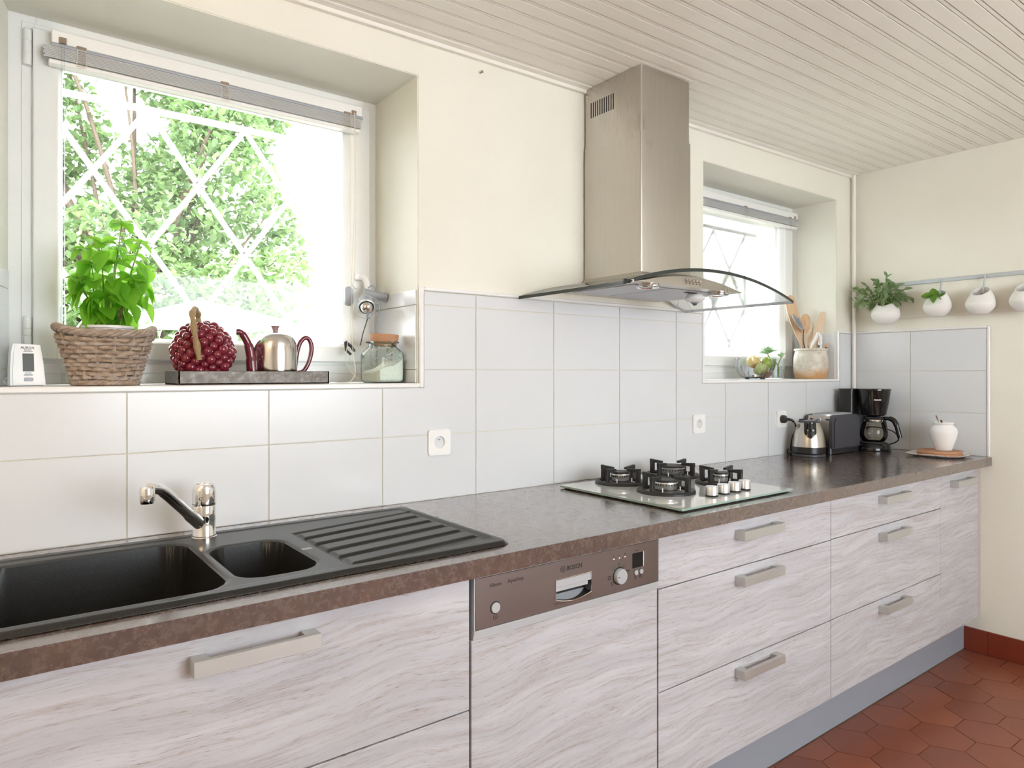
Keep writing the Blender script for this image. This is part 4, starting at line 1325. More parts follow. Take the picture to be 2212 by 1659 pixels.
tp = thing('teapot', 'steel-covered teapot with burgundy spout and handle on the tray', 'teapot', (.652, .118, SZ+.0045))
part(tp, 'insulated_cover', MB().lathe([(0, .002), (.0595, .002), (.0600, .004), (.0598, .085), (.0588, .108), (.0545, .124), (.045, .136), (.03, .1415), (0, .1435)], seg=48), MAT['mirror_steel'])
MAT['burgundy'] = plain('burgundy_glaze', srgb(104, 34, 48), .12, vary=.12, coat=.3)
part(tp, 'knob', MB().lathe([(0, .141), (.009, .141), (.0075, .146), (.0085, .154), (.0125, .1605), (.0115, .162), (0, .1625)], seg=20), MAT['mauve'] if 'mauve' in MAT else MAT['burgundy'])
part(tp, 'spout', MB().tube(bez([(-.050, 0, .018), (-.064, 0, .030), (-.068, 0, .070), (-.076, 0, .108), (-.094, 0, .138), (-.109, 0, .140)], 6), [.016]*6+[.0150]*6+[.0130]*6+[.0105]*6+[.0085]*6+[.0065], 14), MAT['burgundy'])
part(tp, 'handle', MB().tube(bez([(.056, 0, .030), (.062, 0, .080), (.072, 0, .114), (.088, 0, .130), (.102, 0, .122), (.107, 0, .096), (.098, 0, .058), (.082, 0, .032), (.062, 0, .026)], 6), .0068, 12), MAT['burgundy'])

# ---- clip lamp at the right jamb
lp = thing('clip_lamp', 'grey clip-on spot lamp with silver bulb beside the window jamb', 'lamp', (.985, .215, 1.57))
B = Vector((.951, .150, 1.541)); back = Vector((.030, .075, .058)).normalized()
Q = back.to_track_quat('Z', 'Y').to_matrix().to_4x4()
ML = Matrix.Translation(B) @ Q
part(lp, 'bulb', MB().sphere((0, 0, 0), (.0205, .0205, .0215), 24, 14, M=ML), MAT['mirror_steel'], True)
prof = [(.0235, -.004), (.0240, .010), (.0225, .013)]
for k in range(5): prof += [(.0240-.0004*k, .016+.006*k), (.0240-.0004*k, .0195+.006*k), (.0220, .0208+.006*k)]
prof += [(.019, .052), (.013, .062), (0, .064)]
part(lp, 'lamp_head', MB().lathe(prof, seg=32, M=ML), MAT['grey_plastic'], True)
part(lp, 'rim', MB().lathe([(.0240, .006), (.0262, .004), (.0262, -.002), (.0235, -.004)], seg=32, M=ML), MAT['alu'], True)
gm = MB()
gm.tube([(ML @ Vector((.0405*math.cos(a), .0405*math.sin(a), -.004))) for a in [2*PI*i/40 for i in range(40)]], .0010, 6, closed=True)
for a in (.6, 2.7, 4.3):
    gm.tube([ML @ Vector((.0405*math.cos(a), .0405*math.sin(a), -.004)), ML @ Vector((.025*math.cos(a), .025*math.sin(a), .006))], .0012, 6)
part(lp, 'wire_guard', gm, MAT['alu'], True)
part(lp, 'pivot_arm', MB().tube([(.975, .222, 1.594), (1.036, .200, 1.583)], .0140, 18).tube([(1.035, .2004, 1.5832), (1.046, .1962, 1.5812)], .0152, 18), MAT['grey_plastic'], True)
part(lp, 'mount_plate', MB().prism([(.926+px, 1.580+pz) for px, pz in rrect(-.013, .013, -.032, .032, .0125, 6)], 'y', .228, .238), MAT['grey_plastic'], True)
part(lp, 'switch_tab', MB().box(-.008, .008, -.006, .006, -.022, .022, .003, M=Matrix.Translation((.985, .195, 1.528)) @ Matrix.Rotation(.45, 4, 'Y')), MAT['grey_plastic'], True)
part(lp, 'rod', MB().tube([(.978, .196, 1.512), (.962, .200, 1.46), (.955, .205, 1.42)], .0018, 8), MAT['charcoal'], True)
part(lp, 'clamp', MB().tube([(.915, .232, 1.432), (.935, .226, 1.415), (.942, .222, 1.40)], .0050, 8).tube([(.915, .232, 1.432), (.918, .232, 1.405), (.932, .225, 1.390)], .0045, 8), MAT['charcoal'], True)
cm = MB()
for k in range(4):
    cm.tube([(1.018 + .008*math.cos(a) + .003*k, .205 + .010*math.sin(a) - .004*k, 1.3275 + .022*math.sin(a + .5*k)) for a in [2*PI*i/28 for i in range(28)]], .0022, 6, closed=True)
part(lp, 'cable_coil', cm, MAT['grey_plastic'], True)
part(lp, 'cable', MB().tube(bez([(.99, .222, 1.61), (1.005, .222, 1.62), (1.015, .215, 1.60), (1.01, .21, 1.56), (1.02, .22, 1.45), (1.02, .215, 1.35)], 5), .0022, 6), MAT['grey_plastic'], True)

# ---- jar of rice
jr = thing('storage_jar', 'square green glass jar of rice with cork lid', 'jar', (.980, .098, SZ), rz=.23)
def sq(r_, n=4.2, m_=44):
    out = []
    for i in range(m_):
        a = 2*PI*i/m_; c, s_ = math.cos(a), math.sin(a)
        k = (abs(c)**n + abs(s_)**n)**(-1/n)
        out.append((r_*k*c, r_*k*s_))
    return out
def jar_shell(levels, m_=44):
    mm = MB(); v = []; f = []
    for (r_, z, n) in levels: v += [(x, y, z) for x, y in sq(r_, n, m_)]
    for j in range(len(levels)-1):
        for i in range(m_): f.append((j*m_+i, j*m_+(i+1) % m_, (j+1)*m_+(i+1) % m_, (j+1)*m_+i))
    f.append(tuple(range(m_))[::-1])
    return mm.add(v, f)
part(jr, 'glass_jar', jar_shell([(.044, 0, 5), (.050, .003, 5.5), (.0530, .010, 6), (.0530, .085, 6), (.0515, .096, 5), (.046, .106, 3.2), (.0430, .112, 2.2), (.0425, .122, 2), (.048, .1235, 2), (.0520, .125, 2), (.0525, .1275, 2), (.0495, .129, 2), (.0435, .129, 2), (.0410, .122, 2), (.0410, .112, 2.2)]), MAT['jar_glass'])
def rice_top(x, y): return .052 + .42*x - .10*y + .006*math.sin(60*x+1)*math.cos(50*y)
m_ = 40; v = []; f = []
for j, (r_, z) in enumerate([(.044, .004), (.0508, .010), (.0512, .024)]): v += [(x, y, z) for x, y in sq(r_, 6, m_)]
v += [(x, y, rice_top(x, y)) for x, y in sq(.0512, 6, m_)]
for q in (.75, .5, .25): v += [(x, y, rice_top(x, y)) for x, y in sq(.0512*q, 5, m_)]
nl = 7
for j in range(nl-1):
    for i in range(m_): f.append((j*m_+i, j*m_+(i+1) % m_, (j+1)*m_+(i+1) % m_, (j+1)*m_+i))
f.append(tuple((nl-1)*m_+i for i in range(m_))); f.append(tuple(range(m_))[::-1])
mm = MB().add(v, f)
def rice():
    m = NT('white_rice'); o = m.obj()
    vo = m.n('ShaderNodeTexVoronoi'); m.l(m.mapping(o, (1, 1, 1.8)), vo.inputs['Vector']); vo.inputs['Scale'].default_value = 330
    m.set(color=m.mix(vo.outputs['Distance'], srgb(250, 248, 240), srgb(224, 219, 204)), rough=.6); m.bump(vo.outputs['Distance'], -.5, .003)
    return m.mat
MAT['rice'] = rice()
g_ = random.Random(4)
grain = []
for k in range(260):                                 # grains clinging to the glass above the heap
    side = g_.choice((0, 1, 2, 3)); u_ = g_.uniform(-.042, .042); zz = .05 + .048*g_.random()**1.4
    px, py = ((u_, -.0512), (-.0512, u_), (u_, .0512), (.0512, u_))[side]
    a = g_.uniform(0, PI)
    M_ = Matrix.Translation((px, py, zz)) @ Matrix.Rotation(PI/2*(side % 2), 4, 'Z') @ Matrix.Rotation(a, 4, 'Y')
    mm.add([(-.0026, 0, 0), (0, -.0007, -.0008), (0, -.0007, .0008), (.0026, 0, 0), (0, .0007, 0)], [(0, 1, 2), (1, 3, 2), (0, 2, 4), (2, 3, 4), (0, 4, 1), (1, 4, 3)], 0, M_)
rp = part(jr, 'rice', mm, MAT['rice']); rp['kind'] = 'stuff'
part(jr, 'cork_lid', MB().lathe([(0, .116), (.038, .116), (.0445, .138), (.0462, .150), (.0455, .1515), (0, .1520)], seg=32, M=Matrix.Rotation(.05, 4, 'Y')), MAT['cork'])

# ------------------------------------------------------------------ things on the far window sill
bw = thing('glass_bowl', 'blue-tinted cut glass bowl of fruit on the far sill', 'bowl', (2.993, .100, SZ))
def bowl_fn(inner):
    def fn(a, b):
        th = 2*PI*a
        z = .002 + .098*b**1.5
        r_ = .050 + .046*math.sin(b*PI/2)**.9
        if b < .08: r_ = .048
        r_ += .0022*math.cos(18*th + 6*b)*(b > .1) + (.003*abs(math.cos(9*th)) - .002 if b > .95 else 0)
        z += .004*abs(math.cos(9*th))*(b > .95)
        if inner: r_ -= .004
        return (r_*math.cos(th), r_*math.sin(th), z + (.004 if inner else 0))
    return fn
part(bw, 'bowl_glass', MB().surf(bowl_fn(False), 108, 14, True).surf(bowl_fn(True), 108, 14, True).lathe([(0, 0), (.046, 0), (.048, .003), (.04, .010), (0, .010)], seg=36), MAT['bowl_glass'], sharp=25)
def fruit_mat(name, a, b, c):
    m = NT(name); o = m.obj()
    m.set(color=m.mix(m.ramp(m.noise(o, 22, 3), [(.45, 0.0), (.65, 1.0)]), m.mix(m.noise(o, 60, 3), a, b), c), rough=.32)
    return m.mat
MAT['apple_y'] = fruit_mat('yellow_apple_skin', srgb(226, 190, 92), srgb(238, 214, 140), srgb(214, 120, 82))
MAT['apple_g'] = fruit_mat('green_apple_skin', srgb(150, 180, 50), srgb(190, 206, 90), srgb(176, 190, 84))
MAT['apple_r'] = fruit_mat('blush_apple_skin', srgb(146, 160, 84), srgb(186, 190, 116), srgb(150, 78, 72))
Rv = Vector((math.cos(YAW), -math.sin(YAW), 0)); Fv = Vector((math.sin(YAW), math.cos(YAW), 0))
def fruit(dx, dy, z, r_, mat, label):
    p = Vector((2.993, .100, SZ)) + Rv*dx + Fv*dy
    a = thing('apple', label, 'fruit', (p.x, p.y, SZ+z-r_), group='fruit in the glass bowl')
    part(a, 'flesh', MB().lathe([(0, .10), (.25, .04), (.6, .10), (.92, .55), (1.0, 1.0), (.90, 1.5), (.55, 1.86), (.2, 1.86), (0, 1.72)], seg=24, M=Matrix.Rotation(.3, 4, 'X') @ Matrix.Scale(r_, 4)), MAT[mat])
    part(a, 'stalk', MB().tube([(0, -.5*r_, 1.66*r_), (.05*r_, -.6*r_, 1.95*r_)], .0012, 6), MAT['bark'])
fruit(-.014, .01, .088, .031, 'apple_y', 'yellow-orange apple heaped at the left of the bowl')
fruit(.052, .012, .082, .030, 'apple_g', 'bright green apple heaped at the right of the bowl')
fruit(.010, -.034, .052, .030, 'apple_r', 'green and red apple seen through the front of the bowl')
fruit(.030, .045, .050, .029, 'apple_y', 'yellow apple low at the back of the bowl')

gl = thing('drinking_glass', 'small glass of water holding a succulent cutting behind the bowl', 'glass', (3.275, .150, SZ))
part(gl, 'tumbler', MB().lathe([(0, 0), (.029, 0), (.031, .003), (.038, .105), (.0365, .105), (.0295, .010), (0, .009)], seg=36), MAT['clear_glass'])
part(gl, 'water', MB().lathe([(0, .0095), (.0290, .0105), (.0322, .050), (0, .050)], seg=32), MAT['clear_plastic'])
sc_ = thing('succulent_cutting', 'pale green succulent cutting leaning out of the drinking glass', 'plant', (3.275, .150, SZ+.010))
SUC = leaf_mesh('leaf', MAT['succulent'], .5, .15, .35)
hd_ = -Rv*.052 + Vector((0, 0, .118))
part(sc_, 'stem', MB().tube(bez([(.005, 0, .0), (0, 0, .06), hd_*.85, hd_], 5), .0032, 7), MAT['stem'])
r = random.Random(5)
for k in range(16):
    put_leaf(sc_, SUC, hd_ + Vector((0, 0, .012*(k/16))), k*2.4, .25 + .9*k/16, .058 - .02*k/16, r.uniform(-.2, .2))
part(sc_, 'stem', MB().tube(bez([(.008, .005, .0), (.010, .005, .06), Rv*.018 + Vector((0, 0, .105))], 5), .0026, 7), MAT['stem'])
for k in range(5): put_leaf(sc_, SUC, Rv*.018 + Vector((0, 0, .10)), k*1.3, .7 + .1*k, .036)

ck_loc = (3.490, .090, SZ)
ck = thing('stoneware_crock', 'weathered cream stoneware crock holding wooden spoons', 'crock', ck_loc)
def crock_mat():
    m = NT('weathered_stoneware'); o = m.obj()
    n = m.noise(o, 9, 5, .6); n2 = m.noise(o, 30, 4, .6)
    sx = m.n('ShaderNodeSeparateXYZ'); m.l(o, sx.inputs[0])
    low_ = m.ramp(m.math('ADD', m.math('MULTIPLY', sx.outputs[2], -9.0), m.math('ADD', m.math('MULTIPLY', n, 1.2), .35)), [(.35, 0.0), (.75, 1.0)])
    c = m.mix(m.ramp(n2, [(.35, 0.0), (.7, 1.0)]), srgb(196, 188, 172), srgb(222, 216, 203))
    c = m.mix(low_, c, srgb(196, 152, 104))
    c = m.mix(m.ramp(m.noise(o, 55, 3), [(.66, 0.0), (.74, .7)]), c, srgb(150, 116, 84))
    m.set(color=c, rough=.45); m.bump(n2, .1, .002)
    return m.mat
MAT['crock'] = crock_mat()
part(ck, 'vessel', MB().lathe([(0, 0), (.074, 0), (.078, .004), (.086, .04), (.0885, .08), (.086, .115), (.079, .142), (.078, .148), (.0835, .150), (.0845, .155), (.0825, .160), (.077, .160), (.0745, .150), (.080, .110), (.076, .02), (0, .012)], seg=48), MAT['crock'])
MK = Matrix.Translation(ck_loc) @ Matrix.Rotation(-YAW, 4, 'Z')
def utensil(name, label, cat='utensil'):
    o = thing(name, label, cat, ck_loc, rz=-YAW, group='utensils in the crock'); return o
def blade(pts_w, y0, y1, bend=0.0):
    """flat paddle: list of (x,z,halfwidth) along its length; widths measured across, in the picture plane"""
    L = []; Rr = []
    for i, (x, z, w) in enumerate(pts_w):
        a = Vector((pts_w[min(i+1, len(pts_w)-1)][0] - pts_w[max(i-1, 0)][0], 0, pts_w[min(i+1, len(pts_w)-1)][1] - pts_w[max(i-1, 0)][1])).normalized()
        nrm = Vector((a.z, 0, -a.x))
        L.append((x - nrm.x*w, z - nrm.z*w)); Rr.append((x + nrm.x*w, z + nrm.z*w))
    return MB().prism(L + Rr[::-1], 'y', y0, y1)
u_ = utensil('wooden_spatula', 'tall pale wooden spatula leaning left in the crock', 'spatula')
pp = [(-.004, .03, .007), (-.030, .15, .008), (-.048, .20, .012), (-.062, .25, .021), (-.080, .31, .0275), (-.094, .36, .0285), (-.106, .41, .027), (-.112, .432, .022), (-.116, .444, .012)]
part(u_, 'paddle', blade(pp, .006, .012), MAT['wood'])
u_ = utensil('wooden_spatula', 'flat wooden spatula leaning right in the crock', 'spatula')
pp = [(.010, .03, .008), (.026, .14, .011), (.040, .20, .016), (.055, .26, .020), (.068, .31, .0205), (.076, .34, .0195), (.080, .354, .014), (.082, .360, .006)]
part(u_, 'paddle', blade(pp, .030, .036), MAT['wood_light'])
def spoon(name, label, base, tip, bw_, bh, y, mat, tilt):
    o = utensil(name, label, 'spoon')
    a, b = Vector((base[0], y, base[1])), Vector((tip[0], y, tip[1]))
    part(o, 'handle', MB().tube([a, a.lerp(b, .5), b.lerp(a, .06)], [.0055, .0050, .0045], 10), mat)
    d_ = (b-a).normalized(); c = b + d_*bh*.8
    M_ = Matrix.Translation(c) @ Matrix.Rotation(math.atan2(d_.x, d_.z), 4, 'Y') @ Matrix.Rotation(tilt, 4, 'X')
    def fn(p, q):
        th, rr2 = 2*PI*p, q
        return (bw_*rr2*math.cos(th), .016*(rr2*rr2) - .010, bh*rr2*math.sin(th))
    def fn2(p, q):
        v2 = fn(p, 1-q); return (v2[0], v2[1] + .004*q + .0005, v2[2])
    part(o, 'spoon_bowl', MB().surf(fn, 24, 7, True, M=M_).surf(fn2, 24, 7, True, M=M_), mat, sharp=60)
spoon('wooden_spoon', 'wooden spoon with broad bowl at the front of the crock', (-.012, .03), (-.036, .255), .031, .044, -.020, MAT['wood'], 0)
spoon('wooden_spoon', 'wooden spoon half hidden behind the broad spoon', (.004, .03), (-.014, .285), .027, .036, .022, MAT['wood'], 0)
spoon('metal_spoon', 'small steel serving spoon low at the right of the crock', (.030, .05), (.055, .170), .015, .024, .010, MAT['mirror_steel'], 0)
u_ = utensil('wooden_fork', 'wooden salad fork standing in the middle of the crock', 'fork')
part(u_, 'paddle', blade([(.006, .03, .006), (.0, .16, .008), (-.004, .20, .014), (-.004, .24, .016), (-.003, .275, .015), (-.002, .285, .012)], -.004, .001), MAT['wood_light'])
part(u_, 'prong', blade([(.004, .24, .004), (.010, .27, .004), (.015, .305, .002)], -.004, .001), MAT['wood'])
u_ = utensil('skimmer', 'grey perforated skimmer with thin dark handle in the crock', 'skimmer')
part(u_, 'handle', MB().tube(bez([(-.028, -.03, .04), (-.050, -.045, .155), (-.062, -.05, .20), (-.060, -.05, .262)], 5), .0030, 8), MAT['charcoal'])
Ms = Matrix.Translation((-.089, -.05, .298)) @ Matrix.Rotation(-.62, 4, 'Y') @ Matrix.Rotation(.85, 4, 'Z')
part(u_, 'disc', MB().lathe([(0, -.001), (.036, -.001), (.0375, .001), (.036, .0012), (0, .0005)], seg=36, M=Ms @ Matrix.Rotation(PI/2, 4, 'X') @ Matrix.Diagonal((1, 1.35, 1, 1))), MAT['grey_plastic'])
hl = MB()
for i in range(-3, 4):
    for j in range(-4, 5):
        if (i/3.6)**2 + (j/4.6)**2 < 1:
            hl.lathe([(0, 0), (.0019, 0), (.0019, .0006), (0, .0006)], seg=8, M=Ms @ Matrix.Translation((i*.0075, -.0008, j*.0082)) @ Matrix.Rotation(PI/2, 4, 'X'))
            hl.lathe([(0, 0), (.0019, 0), (.0019, .0006), (0, .0006)], seg=8, M=Ms @ Matrix.Translation((i*.0075, .0018, j*.0082)) @ Matrix.Rotation(PI/2, 4, 'X'))
part(u_, 'holes', hl, MAT['dark'])
u_ = utensil('tongs', 'white kitchen tongs arched over the rim of the crock', 'tongs')
part(u_, 'arm', MB().tube(bez([(-.030, -.05, .10), (-.022, -.055, .165), (.0, -.058, .215), (.010, -.058, .243)], 6), [.0045]*8+[.008]*7+[.006]*4, 10), MAT['white_plastic'])
part(u_, 'arm', MB().tube(bez([(.030, -.045, .10), (.030, -.052, .165), (.024, -.057, .215), (.012, -.058, .244)], 6), [.0060]*8+[.0085]*7+[.006]*4, 10), MAT['white_plastic'])
for lab, x, z, tilt in (('short wooden brush handle at the right rim of the crock', .060, .150, .55), ('wooden knife handle with dark band at the right rim of the crock', .078, .165, .50)):
    u_ = utensil('pastry_brush' if 'brush' in lab else 'paring_knife', lab, 'utensil')
    dxx = math.sin(tilt); dzz = math.cos(tilt)
    part(u_, 'grip', MB().tube([(x-dxx*.09, .0, z-dzz*.09), (x, .0, z), (x+dxx*.03, .0, z+dzz*.03)], [.005, .008, .004], 10), MAT['wood'])
    part(u_, 'band', MB().tube([(x-dxx*.004, .0, z-dzz*.004), (x+dxx*.004, .0, z+dzz*.004)], .0085, 10), MAT['charcoal'] if 'dark' in lab else MAT['wood'])
# ------------------------------------------------------------------ sockets on the tiles
def socket(x, z, label, y=-.006):
    t = thing('wall_socket', label, 'socket', (x, y, z), group='white wall sockets')
    M_ = Matrix.Rotation(PI/2, 4, 'X')
    p = MB()
    # plate with a round well: ring between square outline and circle
    n = 40; sqp = []
    for i in range(n):
        a = 2*PI*i/n; c, s_ = math.cos(a), math.sin(a); k = (abs(c)**14+abs(s_)**14)**(-1/14)
        sqp.append((.040*k*c, .040*k*s_))
    v = [(x_, -.007, z_) for x_, z_ in sqp] + [(.0195*math.cos(2*PI*i/n), -.007, .0195*math.sin(2*PI*i/n)) for i in range(n)]
    v += [(x_*1.01, 0, z_*1.01) for x_, z_ in sqp] + [(.0185*math.cos(2*PI*i/n), .003, .0185*math.sin(2*PI*i/n)) for i in range(n)] + [(0, .003, 0)]
    f = []
    for i in range(n):
        j = (i+1) % n
        f += [(i, j, n+j, n+i), (2*n+i, 2*n+j, j, i), (n+i, n+j, 3*n+j, 3*n+i), (3*n+i, 3*n+j, 4*n)]
    p.add(v, f)
    part(t, 'plate', p, MAT['white_plastic'])
    for dx_ in (-.0095, .0095):
        part(t, 'pin_hole', MB().lathe([(0, 0), (.0032, 0), (.0032, .0008), (0, .0008)], seg=12, M=Matrix.Translation((dx_, .0026, -.002)) @ M_), MAT['dark'])
    part(t, 'earth_pin', MB().tube([(0, .003, .009), (0, -.006, .009)], .0026, 10), MAT['chrome'])
    return t
socket(1.1225, 1.113, 'white wall socket between the sink and the hob')
socket(2.4135, 1.1135, 'white wall socket to the right of the hob')
socket(3.045, 1.108, 'white wall socket with a black plug behind the kettle')
socket(3.665, 1.118, 'white wall socket half hidden by the coffee maker')
pl = thing('power_plug', 'round black plug and lead in the socket behind the kettle', 'plug', (3.045, -.013, 1.108))
part(pl, 'plug_body', MB().lathe([(0, -.0), (.0195, 0), (.0195, .014), (.0165, .020), (.008, .024), (.0070, .040), (0, .040)], seg=28, M=Matrix.Rotation(PI/2, 4, 'X')), MAT['black'])
part(pl, 'strain_relief', MB().tube(bez([(0, -.036, 0), (.006, -.045, -.002), (.016, -.050, -.010)], 5), .0062, 10), MAT['black'])
part(pl, 'lead', MB().tube(bez([(.012, -.048, -.006), (.030, -.050, -.022), (.042, -.045, -.050), (.040, -.030, -.085), (.048, -.018, -.13), (.06, -.012, -.168)], 6), .0034, 8), MAT['black'])
# small hook left in the plaster
solo('wall_nail', MB().tube([(0, .004, 0), (0, -.012, 0)], .0022, 8).sphere((0, -.013, 0), (.0048, .002, .0048), 10, 6), MAT['bronze'], 'small brass nail in the wall left of the hood', 'nail', (1.285, 0, 2.319))

# ------------------------------------------------------------------ kettle
KX, KY = 3.112, -.112
kt = thing('kettle', 'small brushed steel kettle with black base beside the toaster', 'kettle', (KX, KY, ZW))
part(kt, 'base_plate', MB().lathe([(0, 0), (.072, 0), (.0745, .003), (.0745, .009), (.070, .013), (0, .013)], seg=40), MAT['charcoal'])
part(kt, 'lower_band', MB().lathe([(0, .013), (.069, .013), (.0735, .018), (.0740, .046), (0, .046)], seg=40), MAT['black'])
kprof = [(.0742, .046), (.0738, .052), (.0715, .078), (.0665, .108), (.0590, .135), (.0500, .155), (.0470, .160)]
part(kt, 'body', MB().lathe(kprof + [(0, .160)], seg=48), MAT['steel'])
lid = part(kt, 'lid', MB().lathe([(0, .160), (.0480, .160), (.0485, .164), (.044, .168), (0, .170)], seg=40), MAT['charcoal'])
part(lid, 'lid_tab', MB().prism([(-.010, -.004), (.010, -.004), (.012, .004), (-.012, .004)], 'y', -.008, .008, M=Matrix.Translation((-.004, .034, .170))), MAT['charcoal'])
ca = math.atan2(-1.866-KY, -KX) + .10
def kr(z):
    for (r0, z0), (r1, z1) in zip(kprof, kprof[1:]):
        if z0 <= z <= z1: return r0 + (r1-r0)*(z-z0)/(z1-z0)
    return kprof[-1][0]
def bib(off):
    def fn(a, b):
        z = .088 + (.162-.088)*b
        w = .46*min(1, (b/.34)**.5) if b < .34 else .46
        th = ca + (a*2-1)*w*(.058/kr(min(z, .159)))
        lift = off + .013*max(0, b-.35)**1.3*(1-(a*2-1)**2)
        r_ = kr(min(z, .159)) + lift
        return (r_*math.cos(th), r_*math.sin(th), z)
    return fn
part(kt, 'spout', MB().surf(bib(.0022), 15, 14).surf(bib(.0002), 15, 14), MAT['black_gloss'])
# handle on the wall side
h0 = Vector((-math.cos(ca), -math.sin(ca), 0))
part(kt, 'handle', MB().tube(bez([h0*.046 + Vector((0, 0, .158)), h0*.072 + Vector((0, 0, .160)), h0*.088 + Vector((0, 0, .140)), h0*.090 + Vector((0, 0, .095)), h0*.078 + Vector((0, 0, .060))], 6), .0085, 10), MAT['black'])
part(kt, 'power_lead', MB().tube(bez([(-.045, .058, .006), (-.052, .075, .03), (-.035, .088, .006), (.02, .092, .004)], 6), .003, 8), MAT['black'])

# ------------------------------------------------------------------ toaster
TX, TY = 3.368, -.095
ts = thing('toaster', 'steel toaster with charcoal side panels standing behind the kettle', 'toaster', (TX, TY, ZW))
part(ts, 'foot', MB().prism(rrect(-.142, .142, -.066, .072, .02, 5), 'z', .003, .034), MAT['black'])
for x in (-.12, .12):
    for y in (-.05, .055): part(ts, 'rubber_foot', MB().lathe([(0, 0), (.009, 0), (.009, .004), (0, .004)], (x, y, 0), 12), MAT['black'])
prof = [(-.126, .034), (-.131, .07), (-.134, .12), (-.132, .165), (-.128, .186)]
bodym = MB()
sh = prof + [(-x, z) for x, z in prof[::-1]]
bodym.prism(sh, 'y', -.052, .058)
part(ts, 'body', bodym, MAT['steel'])
part(ts, 'top_plate', MB().prism(rrect(-.132, .128, -.052, .058, .05, 8), 'z', .186, .1945), MAT['alu'])
for y in (-.024, .028):
    part(ts, 'bread_slot', MB().box(-.102, .098, y-.013, y+.013, .1942, .1950, .0002), MAT['dark'])
    for k in range(9):
        part(ts, 'slot_bar', MB().box(-.094+.0225*k, -.086+.0225*k, y-.014, y+.014, .1946, .1960), MAT['alu'])
def side(y0, y1):
    P = [(-.136, .028)] + [(-.137, .14)] + arc(-.137+.040, .150, .040, PI, PI/2, 6) + arc(.137-.040, .150, .040, PI/2, 0, 6) + [(.137, .028)]
    m_ = MB().prism(P, 'y', y0, y1)
    return m_
part(ts, 'side_panel', side(-.0675, -.052), MAT['charcoal'])
part(ts, 'side_panel', side(.058, .073), MAT['charcoal'])
P = [(-.118, .036), (-.119, .135)] + arc(-.119+.032, .143, .032, PI, PI/2, 6) + arc(.119-.032, .143, .032, PI/2, 0, 6) + [(.118, .036)]
part(ts, 'panel_inset', MB().prism(P, 'y', -.0725, -.067), MAT['charcoal'])
MX = Matrix.Rotation(-PI/2, 4, 'Y')
part(ts, 'dial', MB().lathe([(.0135, 0), (.0135, .005), (.012, .0065), (0, .0065)], seg=28, M=Matrix.Translation((-.133, .002, .168)) @ MX), MAT['alu'])
part(ts, 'dial_grip', MB().box(-.0025, .0025, -.011, .011, 0, .008, .001, M=Matrix.Translation((-.1395, .002, .168)) @ Matrix.Rotation(-.6, 4, 'X') @ MX), MAT['mirror_steel'])
for y, w in ((-.043, .010), (.040, .006)):
    part(ts, 'button', MB().prism([(px, pz) for px, pz in rrect(-w, w, -.0045, .0045, .0044, 5)], 'z', 0, .0025, M=Matrix.Translation((-.1325, y, .169)) @ Matrix.Rotation(PI/2, 4, 'X') @ Matrix.Rotation(-PI/2, 4, 'Y')), MAT['charcoal'])

# ------------------------------------------------------------------ coffee maker
cf = thing('coffee_maker', 'black filter coffee maker with glass jug in the corner', 'coffee maker', (3.600, -.165, ZW))
bp = arc(0, -.012, .086, PI, 2*PI, 18) + [(.078, .06), (.074, .125), (-.074, .125), (-.078, .06)]
m_ = MB()
lv = [(1.0, 0), (1.02, .006), (1.0, .020), (.90, .036), (.80, .041)]
n = len(bp); v = []; f = []
for s_, z in lv: v += [(x*s_, y*s_ if y < 0 else y, z) for x, y in bp]
for j in range(len(lv)-1):
    for i in range(n): f.append((j*n+i, j*n+(i+1) % n, (j+1)*n+(i+1) % n, (j+1)*n+i))
f.append(tuple((len(lv)-1)*n+i for i in range(n))); f.append(tuple(range(n))[::-1])
part(cf, 'base', m_.add(v, f), MAT['black_gloss'])
part(cf, 'hot_plate', MB().lathe([(0, .041), (.060, .041), (.060, .043), (0, .0435)], (0, -.022, 0), 32), MAT['charcoal'])
part(cf, 'water_tank', MB().prism(rrect(-.078, .078, .050, .126, .02, 5), 'z', .035, .306), MAT['black'])
part(cf, 'tank_lid', MB().prism(rrect(-.081, .081, .046, .128, .02, 5), 'z', .306, .314), MAT['black'])
fb = part(cf, 'filter_holder', MB().lathe([(0, .178), (.050, .178), (.057, .184), (.060, .200), (.068, .240), (.0745, .285), (.077, .306), (.0795, .307), (.0795, .313), (.076, .3155), (0, .3155)], (0, -.022, 0), 48), MAT['black_gloss'])
# brand lettering on the holder, wrapped flat on its side towards the room
a_ = -2.48
M_ = Matrix.Translation((.0752*math.cos(a_), -.022 + .0752*math.sin(a_), .256)) @ Matrix.Rotation(a_ + PI/2, 4, 'Z') @ FACE_FRONT
me = text_mesh('PHILIPS', .0105, MAT['white_ink'], depth=.0012, bold=.0002, align='CENTER'); me.transform(M_)
link(bpy.data.objects.new('lettering', me), cf)
jp = [(0, .045), (.040, .045), (.050, .048), (.060, .062), (.064, .080), (.0625, .100), (.056, .128), (.050, .146), (.049, .158)]
part(cf, 'glass_jug', MB().lathe(jp, (0, -.022, 0), 48), MAT['carafe_glass'])
part(cf, 'jug_collar', MB().lathe([(.0505, .147), (.0512, .148), (.0512, .159), (.0500, .160)], (0, -.022, 0), 48), MAT['chrome'])
part(cf, 'jug_lid', MB().lathe([(.051, .160), (.052, .165), (.048, .172), (.02, .176), (0, .176)], (0, -.022, 0), 40), MAT['black'])
part(cf, 'jug_handle', MB().tube(bez([(.0, -.068, .164), (.0, -.092, .166), (.0, -.116, .160), (.0, -.131, .138), (.0, -.141, .104), (.0, -.149, .072)], 6), [.0095]*8+[.0128]*12+[.0115]*11, 12), MAT['black_gloss'])
